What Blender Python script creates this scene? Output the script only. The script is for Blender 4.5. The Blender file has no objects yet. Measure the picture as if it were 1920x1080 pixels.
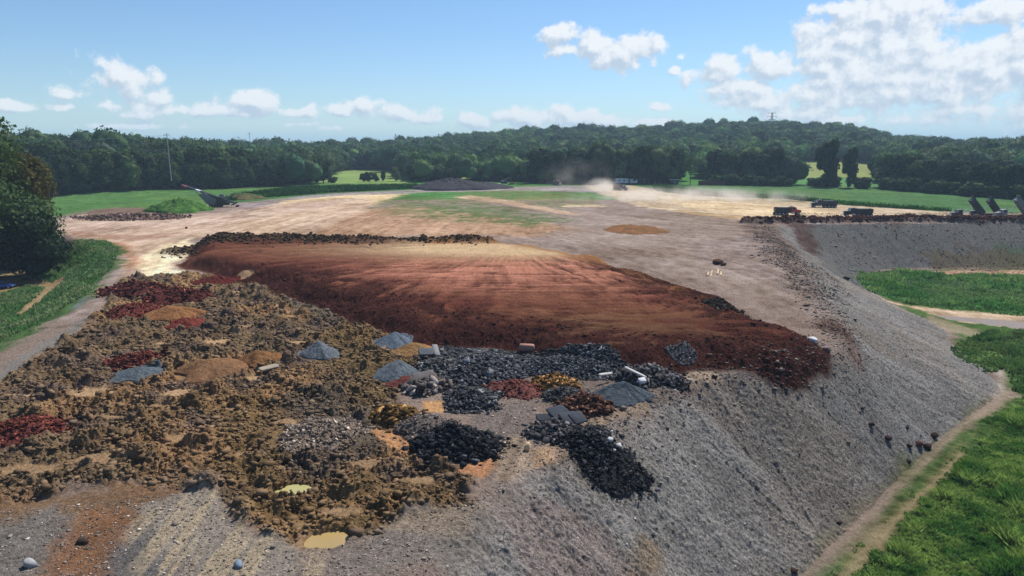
import bpy, bmesh, math, random
import numpy as np
from mathutils import Vector, Matrix, Euler
R = math.radians
random.seed(7); rng = np.random.default_rng(11)
S = bpy.context.scene

# ------------------------------------------------------------------ camera
HC = 26.0; F = 1280.0; PITCH = 11.91
cam_d = bpy.data.cameras.new('camera'); cam = bpy.data.objects.new('camera', cam_d); S.collection.objects.link(cam)
cam_d.sensor_width = 36.0; cam_d.lens = 24.0; cam_d.clip_end = 12000; cam_d.clip_start = 0.5
cam.location = (0, 0, HC); cam.rotation_euler = (R(90 - PITCH), 0, 0)
S.camera = cam
# ------------------------------------------------------------------ light
SUN_EL, SUN_AZ = 52.0, 32.0        # azimuth measured from +Y towards +X
SKY_STRENGTH = 0.083; SUN_STRENGTH = 5.0
sd_ = bpy.data.lights.new('sun', 'SUN'); sun = bpy.data.objects.new('sun', sd_); S.collection.objects.link(sun)
sd_.energy = SUN_STRENGTH; sd_.angle = R(0.53); sd_.color = (1.0, 0.955, 0.89)
tosun = Vector((math.sin(R(SUN_AZ)) * math.cos(R(SUN_EL)), math.cos(R(SUN_AZ)) * math.cos(R(SUN_EL)), math.sin(R(SUN_EL))))
sun.rotation_euler = (-tosun).to_track_quat('-Z', 'Y').to_euler()
S.view_settings.view_transform = 'Standard'; S.view_settings.look = 'None'
S.view_settings.exposure = 0.32; S.view_settings.gamma = 1.0
S.cycles.max_bounces = 6; S.cycles.diffuse_bounces = 2; S.cycles.volume_bounces = 3; S.cycles.transparent_max_bounces = 12

def pxdir(x, y):
    p = R(PITCH)
    f = Vector((0, math.cos(p), -math.sin(p))); u = Vector((0, math.sin(p), math.cos(p)))
    return (f + Vector((1, 0, 0)) * ((x - 960) / F) + u * ((540 - y) / F))
def azel(x, y):
    d = pxdir(x, y).normalized(); return math.atan2(d.x, d.y), math.asin(d.z)

# node helpers
class NT:
    def __init__(s, tree): s.t = tree; s.n = tree.nodes; s.l = tree.links
    def new(s, typ, **kw):
        n = s.n.new(typ)
        for k, v in kw.items(): setattr(n, k, v)
        return n
    def put(s, sock, v):
        if isinstance(v, bpy.types.NodeSocket): s.l.new(v, sock)
        else: sock.default_value = v
    def m(s, op, a, b=0.0, c=None, clamp=False):
        n = s.new('ShaderNodeMath', operation=op, use_clamp=clamp); s.put(n.inputs[0], a); s.put(n.inputs[1], b)
        if c is not None: s.put(n.inputs[2], c)
        return n.outputs[0]
    def v(s, op, a, b=None, c=None):
        n = s.new('ShaderNodeVectorMath', operation=op); s.put(n.inputs[0], a)
        if b is not None: s.put(n.inputs[1], b)
        if c is not None: s.put(n.inputs[2], c)
        return n.outputs['Value'] if op in ('LENGTH', 'DOT_PRODUCT', 'DISTANCE') else n.outputs[0]
    def mix(s, f, a, b, mode='MIX'):
        n = s.new('ShaderNodeMix', data_type='RGBA', blend_type=mode, clamp_factor=True)
        s.put(n.inputs[0], f); s.put(n.inputs[6], a); s.put(n.inputs[7], b); return n.outputs[2]
    def noise(s, vec, scale, detail=4, rough=0.55, dim='3D'):
        n = s.new('ShaderNodeTexNoise', noise_dimensions=dim); s.put(n.inputs['Vector'], vec)
        n.inputs['Scale'].default_value = scale; n.inputs['Detail'].default_value = detail; n.inputs['Roughness'].default_value = rough
        return n.outputs['Fac']
    def ramp(s, x, a, b):
        n = s.new('ShaderNodeMapRange', interpolation_type='SMOOTHSTEP'); s.put(n.inputs['Value'], x)
        s.put(n.inputs['From Min'], a); s.put(n.inputs['From Max'], b); return n.outputs['Result']

# ------------------------------------------------------------------ sky with cumulus
world = bpy.data.worlds.new('World'); S.world = world; world.use_nodes = True
w = NT(world.node_tree); w.n.clear()
sky = w.new('ShaderNodeTexSky', sky_type='NISHITA'); sky.sun_disc = False
sky.sun_elevation = R(SUN_EL); sky.sun_rotation = R(SUN_AZ); sky.air_density = 1.0; sky.dust_density = 0.15; sky.ozone_density = 3.0; sky.altitude = 100
tc = w.new('ShaderNodeTexCoord').outputs['Generated']
nrm = w.v('NORMALIZE', tc)
sp = w.new('ShaderNodeSeparateXYZ'); w.put(sp.inputs[0], nrm)
az = w.m('ARCTAN2', sp.outputs[0], sp.outputs[1]); el = w.m('ARCSINE', sp.outputs[2])
cb = w.new('ShaderNodeCombineXYZ'); w.put(cb.inputs[0], az); w.put(cb.inputs[1], el); UV0 = cb.outputs[0]
# cloud lobes: photo px centre, px radii, weight
CL = [(224,146,44,25,.9),(242,158,28,20,.85),(118,176,30,16,.6),(118,200,50,11,.6),(30,198,60,11,.6),(300,185,26,16,.85),(330,205,55,14,.75),
      (210,200,34,14,.6),(470,192,44,20,1),(440,206,95,13,.8),(260,215,40,10,.6),(390,208,60,11,.7),(560,210,60,12,.7),(636,208,30,12,.85),(683,200,28,16,.95),(740,212,75,15,.75),(800,222,40,11,.7),
      (885,226,40,14,.85),(960,218,50,15,.85),(1000,222,60,20,.95),(1080,222,60,18,.95),(1130,225,50,15,.85),(620,240,40,8,.5),(250,236,120,8,.4),(560,232,60,7,.4),
      (1046,66,30,18,1),(1070,95,36,16,1),(1110,92,40,22,1),(1160,104,60,22,1),(1195,92,44,22,1),(1233,88,22,18,.95),(1278,108,14,9,.8),(1266,130,12,11,.7),
      (1237,200,24,9,.8),(1228,228,40,10,.6),(1370,132,44,22,.85),(1340,142,50,16,.9),(1440,132,60,26,1),(1400,162,70,26,.9),(1560,18,28,13,.9),
      (1650,30,74,34,1.1),(1690,14,60,30,1.1),(1610,70,70,44,1.1),(1580,100,60,40,1),(1680,90,70,50,1.1),(1540,130,60,30,.95),(1600,150,110,40,1),(1760,130,90,50,1.1),(1720,170,120,30,.9),(1850,125,80,44,1.1),(1930,130,60,40,1),(1700,110,50,50,1),
      (1870,25,40,22,.9),(1900,18,30,20,.85),(1640,190,200,22,.45),(1800,205,200,22,.45),(1440,195,50,16,.6),(1500,215,80,16,.7),(1700,225,200,20,.4),(1580,226,60,12,.7),(2050,150,120,70,1)]
def dens(UV, nz):
    best = None
    for (x, y, rx, ry, wt) in CL:
        a, e = azel(x, y)
        sx = F * 1.0 / rx * 0.92; sy = F / ry * 0.92
        d = w.v('LENGTH', w.v('MULTIPLY_ADD', UV, (sx, sy, 0), (-a * sx, -e * sy, 0)))
        o = w.m('MULTIPLY_ADD', d, -1.0, wt + .22)
        best = o if best is None else w.m('MAXIMUM', best, o)
    best = w.m('MAXIMUM', best, -1.2)
    return w.m('ADD', best, nz)
def cloudnoise(UV):
    n1 = w.noise(UV, 30, 9, 0.6); n2 = w.noise(UV, 13, 2, 0.5)
    a = w.m('MULTIPLY_ADD', n1, 3.3, -1.65 - 0.02)
    return w.m('ADD', a, w.m('MULTIPLY_ADD', n2, .8, -0.4))
D0 = dens(UV0, cloudnoise(UV0))
UV1 = w.v('ADD', UV0, (0.005, 0.009, 0))
D1 = dens(UV1, cloudnoise(UV1))
alpha = w.ramp(D0, -0.06, 0.5)
lit = w.ramp(w.m('SUBTRACT', D0, w.m('MULTIPLY', D1, 0.95)), -0.55, 0.5)
ccol = w.mix(lit, (0.44, 0.52, 0.62, 1), (0.76, 0.78, 0.80, 1))
thick = w.ramp(D0, 0.1, 0.7)
skyb = w.v('SCALE', sky.outputs[0]); w.put(skyb.node.inputs['Scale'], SKY_STRENGTH)
skyb = w.v('MULTIPLY', skyb, (0.86, 1.02, 1.17))
# broad whitish veil low over the horizon, stronger on the right
veil = w.m('MULTIPLY', w.ramp(el, 0.16, -0.01), w.m('MULTIPLY_ADD', w.ramp(az, 0.05, 0.6), 0.42, 0.16))
skyv = w.mix(veil, skyb, (0.44, 0.62, 0.76, 1))
fin = w.mix(w.m('MULTIPLY', alpha, 0.93), skyv, ccol)
bg = w.new('ShaderNodeBackground'); w.put(bg.inputs[0], fin); bg.inputs[1].default_value = 1.0
wo = w.new('ShaderNodeOutputWorld'); w.l.new(bg.outputs[0], wo.inputs[0])
world.cycles.sampling_method = 'MANUAL'; world.cycles.sample_map_resolution = 512

# ------------------------------------------------------------------ object helpers
COL = S.collection
def tag(o, label=None, cat=None, group=None, kind=None):
    if label: o['label'] = label
    if cat: o['category'] = cat
    if group: o['group'] = group
    if kind: o['kind'] = kind
    return o
def link(name, me, mat=None, parent=None):
    o = bpy.data.objects.new(name, me)
    COL.objects.link(o)
    if mat is not None and me is not None and len(me.materials) == 0: me.materials.append(mat)
    if parent: o.parent = parent
    return o
def empty(name, loc, rz=0.0, rx=0.0, ry=0.0):
    o = bpy.data.objects.new(name, None); COL.objects.link(o); o.location = loc; o.rotation_euler = (rx, ry, rz); return o
def np_mesh(name, V, Fc, attrs=None, smooth=False):
    """V (n,3), Fc (m,k) ints; attrs {name:(kind, array)} kind COLOR|FLOAT on points"""
    me = bpy.data.meshes.new(name)
    V = np.ascontiguousarray(V, dtype=np.float32); Fc = np.ascontiguousarray(Fc, dtype=np.int32)
    k = Fc.shape[1]
    me.vertices.add(len(V)); me.vertices.foreach_set('co', V.ravel())
    me.loops.add(Fc.size); me.loops.foreach_set('vertex_index', Fc.ravel())
    me.polygons.add(len(Fc)); me.polygons.foreach_set('loop_start', np.arange(0, Fc.size, k, dtype=np.int32))
    me.polygons.foreach_set('loop_total', np.full(len(Fc), k, dtype=np.int32))
    if smooth: me.polygons.foreach_set('use_smooth', np.ones(len(Fc), dtype=bool))
    me.update(calc_edges=True)
    for an, (kd, ar) in (attrs or {}).items():
        if kd == 'COLOR':
            at = me.attributes.new(an, 'FLOAT_COLOR', 'POINT'); c = np.ones((len(V), 4), np.float32); c[:, :3] = ar; at.data.foreach_set('color', c.ravel())
        else:
            at = me.attributes.new(an, 'FLOAT', 'POINT'); at.data.foreach_set('value', np.ascontiguousarray(ar, dtype=np.float32))
    return me
def lin(r, g, b, k=1.0):
    f = lambda c: ((c / 255.0) / 12.92 if c / 255.0 <= 0.04045 else ((c / 255.0 + 0.055) / 1.055) ** 2.4)
    return np.array([f(r) * k, f(g) * k, f(b) * k], np.float32)

# ------------------------------------------------------------------ noise in numpy
def _h(ix, iy, s):
    h = (ix.astype(np.uint32) * np.uint32(374761393) + iy.astype(np.uint32) * np.uint32(668265263) + np.uint32((s * 2246822519) & 0xffffffff))
    h = (h ^ (h >> np.uint32(13))) * np.uint32(1274126177)
    return ((h ^ (h >> np.uint32(16))) & np.uint32(0xffff)).astype(np.float32) / np.float32(65535.0)
def vn(x, y, s=0):
    x = np.asarray(x, np.float32); y = np.asarray(y, np.float32)
    xi = np.floor(x); yi = np.floor(y); fx = x - xi; fy = y - yi
    xi = xi.astype(np.int32); yi = yi.astype(np.int32)
    fx = fx * fx * (3 - 2 * fx); fy = fy * fy * (3 - 2 * fy)
    a = _h(xi, yi, s); b = _h(xi + 1, yi, s); c = _h(xi, yi + 1, s); d = _h(xi + 1, yi + 1, s)
    return (a + (b - a) * fx) * (1 - fy) + (c + (d - c) * fx) * fy
def fbm(x, y, s=0, o=4, g=0.5):
    t = 0; a = 1.0; n = 0
    for i in range(o):
        cs, sn = math.cos(0.6 * i + .3), math.sin(0.6 * i + .3)
        t = t + a * vn((x * cs - y * sn), (x * sn + y * cs), s + i * 17); n += a; a *= g; x = x * 2.03; y = y * 2.03
    return t / n
def billow(x, y, s=0, o=3, g=0.5):
    t = 0; a = 1.0; n = 0
    for i in range(o):
        cs, sn = math.cos(0.9 * i + .3), math.sin(0.9 * i + .3)
        v = vn((x * cs - y * sn), (x * sn + y * cs), s + i * 31)
        t = t + a * np.abs(2 * v - 1); n += a; a *= g; x = x * 2.1; y = y * 2.1
    return t / n
def ss(a, b, x):
    t = np.clip((x - a) / (b - a), 0, 1); return t * t * (3 - 2 * t)

# ------------------------------------------------------------------ photo pixels -> points of the place
def U(x, y, z=0.0):
    d = pxdir(x, y); t = (z - HC) / d.z
    return (d.x * t, d.y * t)
def UP(pts, z=0.0):
    return np.array([U(p[0], p[1], p[2] if len(p) > 2 else z) for p in pts], np.float32)
def segdist(px, py, P, closed=False):
    n = len(P); best = np.full(px.shape, 1e9, np.float32); bt = np.zeros(px.shape, np.float32); acc = 0.0
    for i in range(n if closed else n - 1):
        a = P[i]; b = P[(i + 1) % n]; ex, ey = b[0] - a[0], b[1] - a[1]; L2 = ex * ex + ey * ey + 1e-9; L = math.sqrt(L2)
        t = np.clip(((px - a[0]) * ex + (py - a[1]) * ey) / L2, 0, 1)
        d = (px - a[0] - t * ex) ** 2 + (py - a[1] - t * ey) ** 2
        m = d < best; best = np.where(m, d, best); bt = np.where(m, acc + t * L, bt); acc += L
    return np.sqrt(best), bt
def inside(px, py, P):
    c = np.zeros(px.shape, bool); n = len(P)
    for i in range(n):
        x1, y1 = P[i]; x2, y2 = P[(i + 1) % n]
        if y1 == y2: continue
        c ^= ((y1 > py) != (y2 > py)) & (px < (x2 - x1) * (py - y1) / (y2 - y1) + x1)
    return c
def sdp(px, py, P, m=12.0):
    """signed distance, + inside, limited to a margin m outside"""
    out = np.full(px.shape, -1e3, np.float32)
    lo = P.min(0) - m; hi = P.max(0) + m
    k = np.nonzero((px > lo[0]) & (px < hi[0]) & (py > lo[1]) & (py < hi[1]))[0]
    if len(k) == 0: return out
    qx, qy = px[k], py[k]
    d, _ = segdist(qx, qy, P, True); ins = inside(qx, qy, P)
    out[k] = np.where(ins, d, -d); return out

def chaikin(P, n=2, closed=False):
    P = np.array(P, np.float32)
    for _ in range(n):
        Q = []
        m = len(P)
        rngi = range(m if closed else m - 1)
        for i in rngi:
            a, b = P[i], P[(i + 1) % m]; Q += [a * .75 + b * .25, a * .25 + b * .75]
        if not closed: Q = [P[0]] + Q + [P[-1]]
        P = np.array(Q, np.float32)
    return P
LOW = -11.0; LLOW = -6.0
CR = chaikin(np.vstack([[(-30, -60), (-12, 10)], UP([(740,1120),(860,1000),(960,900),(1090,835),(1210,750),(1310,705),(1480,695),(1590,655),(1560,590),(1500,510),(1455,450),(1425,425),(1500,421),(1600,420),(1750,419),(1910,417),(2100,415)]), [(420, 230)]]), 1)
TO = chaikin(np.vstack([[(10, -60), (16, 20)], UP([(1380,1200),(1500,1078),(1600,985),(1700,880),(1790,795),(1878,740),(1860,700),(1790,655),(1770,615),(1690,580),(1630,545),(1606,525),(1640,507),(1700,503),(1910,502),(2100,502)], LOW), [(420, 205)]]), 1)
CRp = np.vstack([CR, [(600, 230), (600, -60)]]); TOp = np.vstack([TO, [(600, 205), (600, -60)]])
LC = chaikin(np.vstack([[(-140, -60), (-110, 40)], UP([(-130,760),(0,705),(90,645),(170,600),(222,535),(238,500),(205,478),(150,455),(120,430),(60,418),(-300,410)])]), 1)
LT = chaikin(np.vstack([[(-165, -60), (-135, 40)], UP([(-220,690),(-60,620),(10,585),(70,545),(105,515),(110,495),(60,475),(-40,468),(-300,460)], LLOW)]), 1)
LCp = np.vstack([LC, [(-900, LC[-1][1]), (-900, -60)]]); LTp = np.vstack([LT, [(-900, LT[-1][1]), (-900, -60)]])
TR = chaikin(np.vstack([UP([(335,497),(420,517),(480,535),(540,556),(640,590),(700,618),(770,642),(860,650),(980,664),(1080,684),(1180,700),(1330,697),(1480,703),(1570,672)]),
     UP([(1545,610),(1485,583),(1420,560),(1350,532),(1200,492),(1080,464),(950,448),(830,448),(700,449),(520,443),(365,444),(350,455),(368,470)], 3.0)]), 1, True)
CF = UP([(205,545),(232,520),(330,512),(420,515),(480,535),(540,556),(640,592),(700,620),(770,645),(815,662),(800,700),(750,740),(765,790),(800,860),(880,890),(905,905),(890,945),(800,960),(720,1000),(640,1012),(560,1025),(480,1020),(430,965),(385,925),(250,905),(100,930),(-100,960),(-350,900),(-220,790),(0,718),(85,660),(160,612),(185,580)])
BERM = UP([(1405,418),(1440,417),(1500,416),(1600,416),(1700,414),(1790,416),(1910,415),(2100,412)])
CROWBERM = UP([(355,449),(450,446),(560,446),(660,447),(740,446),(850,446),(900,448)], 3.2)

# far terrain: ridge angle table by photo column
_sx = np.array([-600,0,60,230,330,480,560,700,780,900,1000,1130,1300,1420,1560,1640,1700,1800,1920,2500], float)
_sy = np.array([250,250,250,250,262,263,264,263,259,246,240,238,232,228,236,252,258,258,262,262], float) + 3
_sD = np.array([560,560,560,560,640,900,950,1050,1100,1200,1200,1200,1250,1300,1250,1200,1150,1050,1000,900], float)
_s0 = np.array([395,395,395,385,400,440,460,480,480,500,520,500,500,500,520,520,520,470,460,460], float)
_saz = np.arctan2((_sx - 960) / F, math.cos(R(PITCH)))
def basez(X, Y):
    X = np.asarray(X, np.float32); Y = np.asarray(Y, np.float32)
    z = np.zeros(X.shape, np.float32)
    r = np.hypot(X, Y); k = r > 360
    if k.any():
        x, y, rr = X[k], Y[k], r[k]
        a = np.arctan2(x, y); pr = np.interp(a, _saz, (270 - _sy) / F); Dk = np.interp(a, _saz, _sD); r0 = np.interp(a, _saz, _s0)
        top = HC + pr * Dk - 19.0
        t = np.clip((rr - r0) / (Dk - r0), 0, 1.0)
        hz = top * (0.35 * t + 0.65 * ss(0, 1, t)) + 4 * (fbm(x / 90, y / 90, 3, 3) - .5) * ss(0.1, .6, t)
        hz = np.where(rr > Dk, top - (rr - Dk) * 0.03, hz)
        z[k] = np.maximum(hz, -60)
    # right slope to the low meadow
    k = (X > -40) & (Y < 240) & (r < 700)
    if k.any():
        x, y = X[k], Y[k]; inC = inside(x, y, CRp); inT = inside(x, y, TOp)
        dC, sC = segdist(x, y, CR); dT, _ = segdist(x, y, TO)
        t = dC / (dC + dT + 1e-6); zz = LOW * (t * 0.85 + 0.15 * ss(0, 1, t))
        zz = np.where(inT, LOW, zz); zz = np.where(inC | inT, zz, 0.0); z[k] += zz
    k = (X < -20) & (Y < 360) & (r < 1500)
    if k.any():
        x, y = X[k], Y[k]; inC = inside(x, y, LCp); inT = inside(x, y, LTp)
        dC, _ = segdist(x, y, LC); dT, _ = segdist(x, y, LT)
        t = dC / (dC + dT + 1e-6); zz = LLOW * ss(0, 1, t); zz = np.where(inT, LLOW, zz); zz = np.where(inC | inT, zz, 0.0); z[k] += zz
    return z
def P2G(x, y):
    """photo px -> point on the bare land (marches along the ray)"""
    d = pxdir(x, y); d = d / math.hypot(d.x, d.y)
    rr = np.concatenate([np.arange(30, 400, 1.0), np.arange(400, 1500, 3.0)]); gz = basez((rr * d.x).astype(np.float32), (rr * d.y).astype(np.float32))
    rz = HC + rr * d.z; k = np.nonzero(rz <= gz)[0]
    i = k[0] if len(k) else len(rr) - 1
    return rr[i] * d.x, rr[i] * d.y, float(gz[i])

# ------------------------------------------------------------------ paint table: (polygon px, z, colour, edge softness m, edge warp m, strength)
c_ = lin
LB = -3.0
PAINT = [
 # plateau tones
 ([(560,445),(620,400),(760,385),(900,400),(1100,430),(1000,445),(880,440),(700,445)],0,c_(178,142,112),5,6,.9),
 ([(1000,440),(1160,400),(1420,405),(1440,450),(1500,500),(1480,560),(1380,545),(1230,490),(1080,455)],0,c_(146,128,114),4,5,.7),
 ([(450,380),(620,362),(900,352),(1060,348),(1250,352),(1230,365),(1000,358),(800,360),(640,372),(450,390)],0,c_(152,138,134),3,4,.9),
 ([(420,442),(470,400),(540,376),(650,366),(760,364),(700,385),(620,395),(560,420),(500,445)],0,c_(214,186,142),3,3,.95),
 ([(110,425),(160,402),(330,408),(480,400),(560,380),(700,372),(690,395),(600,430),(560,446),(350,446),(330,500),(300,520),(228,522),(235,480),(190,455),(120,440)],0,c_(192,164,138),3,3,.9),
 ([(110,430),(140,408),(300,405),(420,398),(560,378),(700,368),(600,390),(450,415),(300,430),(180,440)],0,c_(184,158,138),3,3,.8),
 ([(248,522),(268,478),(330,452),(362,445),(352,480),(322,495),(350,514),(300,524)],0,c_(224,204,166),1.2,1.5,1),
 ([(130,450),(230,455),(262,480),(250,520),(232,522),(236,485),(190,465)],0,c_(160,112,82),2,2,.8),
 ([(120,432),(240,443),(330,436),(330,444),(240,452),(140,445)],0,c_(140,100,78),2,2,.6),
 ([(700,390),(720,374),(800,370),(900,378),(1000,395),(1062,412),(1000,426),(900,420),(800,412),(730,402)],0,c_(106,118,66),5,7,.85),
 ([(770,384),(860,382),(960,396),(1060,412),(1000,420),(880,410),(800,398)],0,c_(86,118,58),5,7,.6),
 ([(850,368),(900,358),(1000,356),(1110,368),(1120,382),(1060,388),(960,380),(880,376)],0,c_(120,126,76),5,7,.8),
 ([(1010,380),(1075,388),(1070,396),(1000,390)],0,c_(106,122,74),4,5,.7),
 ([(880,366),(960,376),(1090,402),(1070,404),(940,382),(850,370)],0,c_(190,160,130),2,2,.8),
 ([(1060,384),(1130,384),(1130,388),(1060,388)],0,c_(200,175,140),2,4,.8),
 ([(1195,378),(1240,380),(1290,392),(1270,395),(1220,388)],0,c_(104,116,66),3,3,.85),
 ([(1090,345),(1180,347),(1300,366),(1480,372),(1600,386),(1780,398),(2200,410),(2200,420),(1700,413),(1430,414),(1300,402),(1200,388),(1130,365)],0,c_(190,168,138),2,3,.95),
 ([(1250,372),(1420,382),(1600,400),(1780,408),(1700,412),(1430,406),(1300,392)],0,c_(212,186,144),3,3,.7),
 ([(1250,392),(1430,408),(1560,411),(1430,415),(1300,404)],0,c_(168,138,96),3,3,.7),
 # fields
 ([(-900,420),(-300,412),(60,410),(130,404),(175,392),(345,398),(385,388),(450,372),(620,362),(790,352),(770,330),(600,312),(470,330),(120,350),(-300,340)],0,c_(76,128,58),3,4,1),
 ([(380,388),(450,366),(560,350),(780,345),(790,354),(620,363),(450,376)],0,c_(54,96,48),3,5,.8),
 ([(165,398),(210,388),(330,392),(330,402),(230,412),(180,408)],0,c_(122,100,86),2,3,.95),
 ([(180,402),(220,404),(230,412),(190,410)],0,c_(84,118,64),2,2,.7),
 ([(1180,345),(1262,362),(1480,372),(1600,384),(1780,397),(2300,408),(2300,330),(1800,330),(1480,325),(1250,330),(1180,338)],0,c_(74,122,64),3,4,1),
 ([(1200,345),(1290,352),(1330,362),(1480,370),(1600,382),(1560,384),(1300,366),(1220,356)],0,c_(46,88,46),3,6,.7),
 # right slope and low ground
 ([(1600,512),(1560,500),(1520,470),(1430,430),(1500,424),(1700,423),(2200,420),(2200,510),(1700,506)],-5,c_(100,99,95),2,3,.85),
 ([(1880,462),(2100,455),(2100,500),(1830,500)],-6,c_(84,104,70),2,5,.7),
 ([(1740,488),(1800,484),(1910,486),(2100,484),(2100,503),(1750,502)],-9.5,c_(100,88,64),1.5,4,.7),
 ([(1370,1230),(1500,1080),(1600,985),(1700,882),(1790,800),(1880,745),(1930,722),(2500,640),(2500,1500),(1300,1500)],LOW,c_(62,100,46),1.5,2,1),
 ([(1602,530),(1606,515),(1640,508),(1700,506),(2400,506),(2400,800),(1890,730),(1870,700),(1800,650),(1775,615),(1700,585),(1650,560)],LOW,c_(64,108,50),1.5,2,1),
 ([(1604,530),(1612,516),(1660,511),(1680,520),(1660,545),(1690,562),(1660,560)],LOW,c_(48,118,48),1,1,.9),
 ([(1700,525),(1780,520),(1910,535),(2100,540),(2100,560),(1800,556),(1720,545)],LOW,c_(70,92,66),3,3,.7),
 ([(1720,509),(1800,507),(2300,505),(2300,515),(1850,516),(1780,514)],LOW,c_(176,142,112),1,1,.95),
 ([(1632,556),(1660,566),(1740,585),(1800,604),(1910,616),(2200,630),(2200,592),(1910,592),(1780,582),(1700,572),(1650,560)],LOW,c_(196,168,138),.8,1.2,.95),
 ([(1740,590),(1790,608),(1860,628),(1820,632),(1740,612)],LOW,c_(160,142,122),1,1,.6),
 ([(1780,660),(1800,645),(1830,640),(1870,650),(1880,690),(1830,696),(1790,680)],LOW,c_(74,116,52),1,1.5,.9),
 ([(1862,690),(1872,672),(1886,680),(1880,730),(1905,742),(1860,745),(1870,715)],LOW,c_(164,152,138),.6,.8,.9),
 ([(1450,1140),(1502,1078),(1568,1020),(1656,935),(1745,852),(1800,797),(1868,747),(1895,730),(1900,740),(1815,795),(1752,856),(1655,943),(1573,1024),(1512,1084),(1462,1150)],LOW,c_(156,138,122),.7,1,.95),
 ([(1490,1140),(1560,1060),(1680,950),(1780,850),(1830,800),(1840,812),(1790,862),(1700,960),(1600,1060),(1540,1140)],LOW,c_(112,122,76),1,2.5,.6),
 ([(1560,1090),(1640,1003),(1740,905),(1800,847),(1814,852),(1752,914),(1658,1012),(1584,1095)],LOW,c_(150,134,104),.5,1.2,.8),
 ([(1480,1080),(1580,985),(1680,880),(1700,868),(1710,880),(1600,1000),(1510,1090)],LOW+1,c_(142,124,112),1,1.8,.7),
 ([(1660,880),(1690,845),(1710,838),(1715,865),(1680,885)],LOW+2,c_(92,104,62),1,1,.8),
 # left bank
 ([(-400,700),(-60,740),(0,700),(90,640),(170,596),(222,530),(236,495),(200,470),(140,470),(60,480),(-400,440)],LB,c_(74,112,54),1.5,2.5,1),
 ([(120,520),(190,485),(226,500),(215,535),(150,570),(90,575)],LB+1,c_(96,114,74),2,3,.6),
 ([(-200,780),(-10,708),(90,645),(160,602),(172,610),(100,665),(0,725),(-200,800)],-.5,c_(128,124,118),.8,1,.9),
 ([(130,645),(170,600),(215,540),(232,520),(238,535),(190,590),(140,650),(90,672)],0,c_(140,112,84),1,1,.9),
 ([(-30,520),(40,500),(70,520),(100,528),(128,520),(120,535),(95,552),(60,585),(35,600),(28,592),(60,560),(85,535),(60,530),(0,545)],-5.5,c_(168,138,104),.8,1,.9),
 ([(-80,500),(40,490),(60,515),(0,525),(-80,530)],-6,c_(130,118,88),1.5,1.5,.8),
 ([(135,595),(165,572),(172,580),(150,598)],-2,c_(120,122,124),1,1,.7),
]
# patches inside the churned field / foreground (px on z=0)
PAINT2 = [
 ([(-300,900),(100,930),(250,905),(385,925),(300,960),(230,1080),(60,1090),(-300,1200)],0,c_(128,100,74),2,3,.9),
 ([(-200,1000),(40,975),(110,955),(140,1000),(80,1080),(-200,1200)],0,c_(122,118,112),1.5,2,.85),
 ([(180,1100),(230,1010),(290,980),(360,1010),(380,1100)],0,c_(104,102,100),1.5,2,.9),
 ([(90,1090),(110,1020),(180,960),(250,985),(200,1040),(180,1100)],0,c_(138,96,66),1.5,2,.7),
 ([(270,960),(370,918),(410,930),(430,965),(470,1010),(560,1030),(560,1100),(330,1100),(290,1020)],0,c_(146,136,124),1,1.2,.95),
 ([(500,820),(560,740),(640,730),(720,780),(740,840),(700,880),(600,900),(480,890),(470,850)],0,c_(104,92,80),1.5,2,.85),
 ([(380,770),(500,740),(560,790),(520,880),(900,900),(880,950),(700,1000),(560,1020),(430,960),(400,880),(420,820)],0,c_(126,101,66),2,3,.7),
 ([(640,600),(720,590),(800,640),(810,690),(760,760),(680,770),(640,700),(560,650)],0,c_(122,99,64),2,3,.6),
 ([(540,575),(600,560),(655,572),(665,595),(600,600)],0,c_(120,110,92),1.2,1.5,.9),
 ([(690,805),(760,815),(790,860),(770,870),(720,845)],0,c_(188,140,98),.6,.6,1),
 ([(790,760),(830,755),(845,775),(800,775)],0,c_(196,150,104),.5,.5,1),
 ([(860,895),(900,850),(945,830),(935,880),(905,905)],0,c_(180,130,94),.5,.5,1),
 ([(880,780),(990,755),(1010,790),(950,840),(900,840)],0,c_(126,114,106),.8,.8,.95),
 ([(945,835),(1100,780),(1150,790),(1110,860),(1000,880),(950,910),(920,890)],0,c_(150,130,110),1,1,.9),
 ([(1000,850),(1040,845),(1040,880),(1000,880)],0,c_(176,144,112),.5,.5,.8),
 ([(985,700),(1070,690),(1210,700),(1330,690),(1350,720),(1220,760),(1100,780),(980,760)],0,c_(124,110,100),1.2,1.5,.9),
 ([(1230,710),(1330,698),(1350,712),(1280,728)],0,c_(164,144,122),.6,.8,.9),
 ([(1090,770),(1210,755),(1230,790),(1120,800)],0,c_(150,128,106),.6,.8,.7),
 ([(830,650),(960,662),(1180,700),(1180,718),(1060,700),(960,700),(900,760),(835,770),(845,700)],0,c_(84,84,88),.8,1,.95),
 ([(900,960),(1000,930),(1140,1000),(1190,1100),(980,1100),(960,1020)],-1,c_(136,120,112),1.5,2,.6),
 ([(1190,1010),(1240,1015),(1260,1100),(1190,1100)],-3,c_(132,110,84),1.5,1.5,.7),
 ([(600,1050),(800,960),(900,950),(940,1000),(900,1100),(620,1100)],0,c_(128,120,112),1.5,2,.8),
 ([(720,1000),(860,955),(920,965),(860,1010)],0,c_(156,136,112),1,1.2,.5),
]
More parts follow.
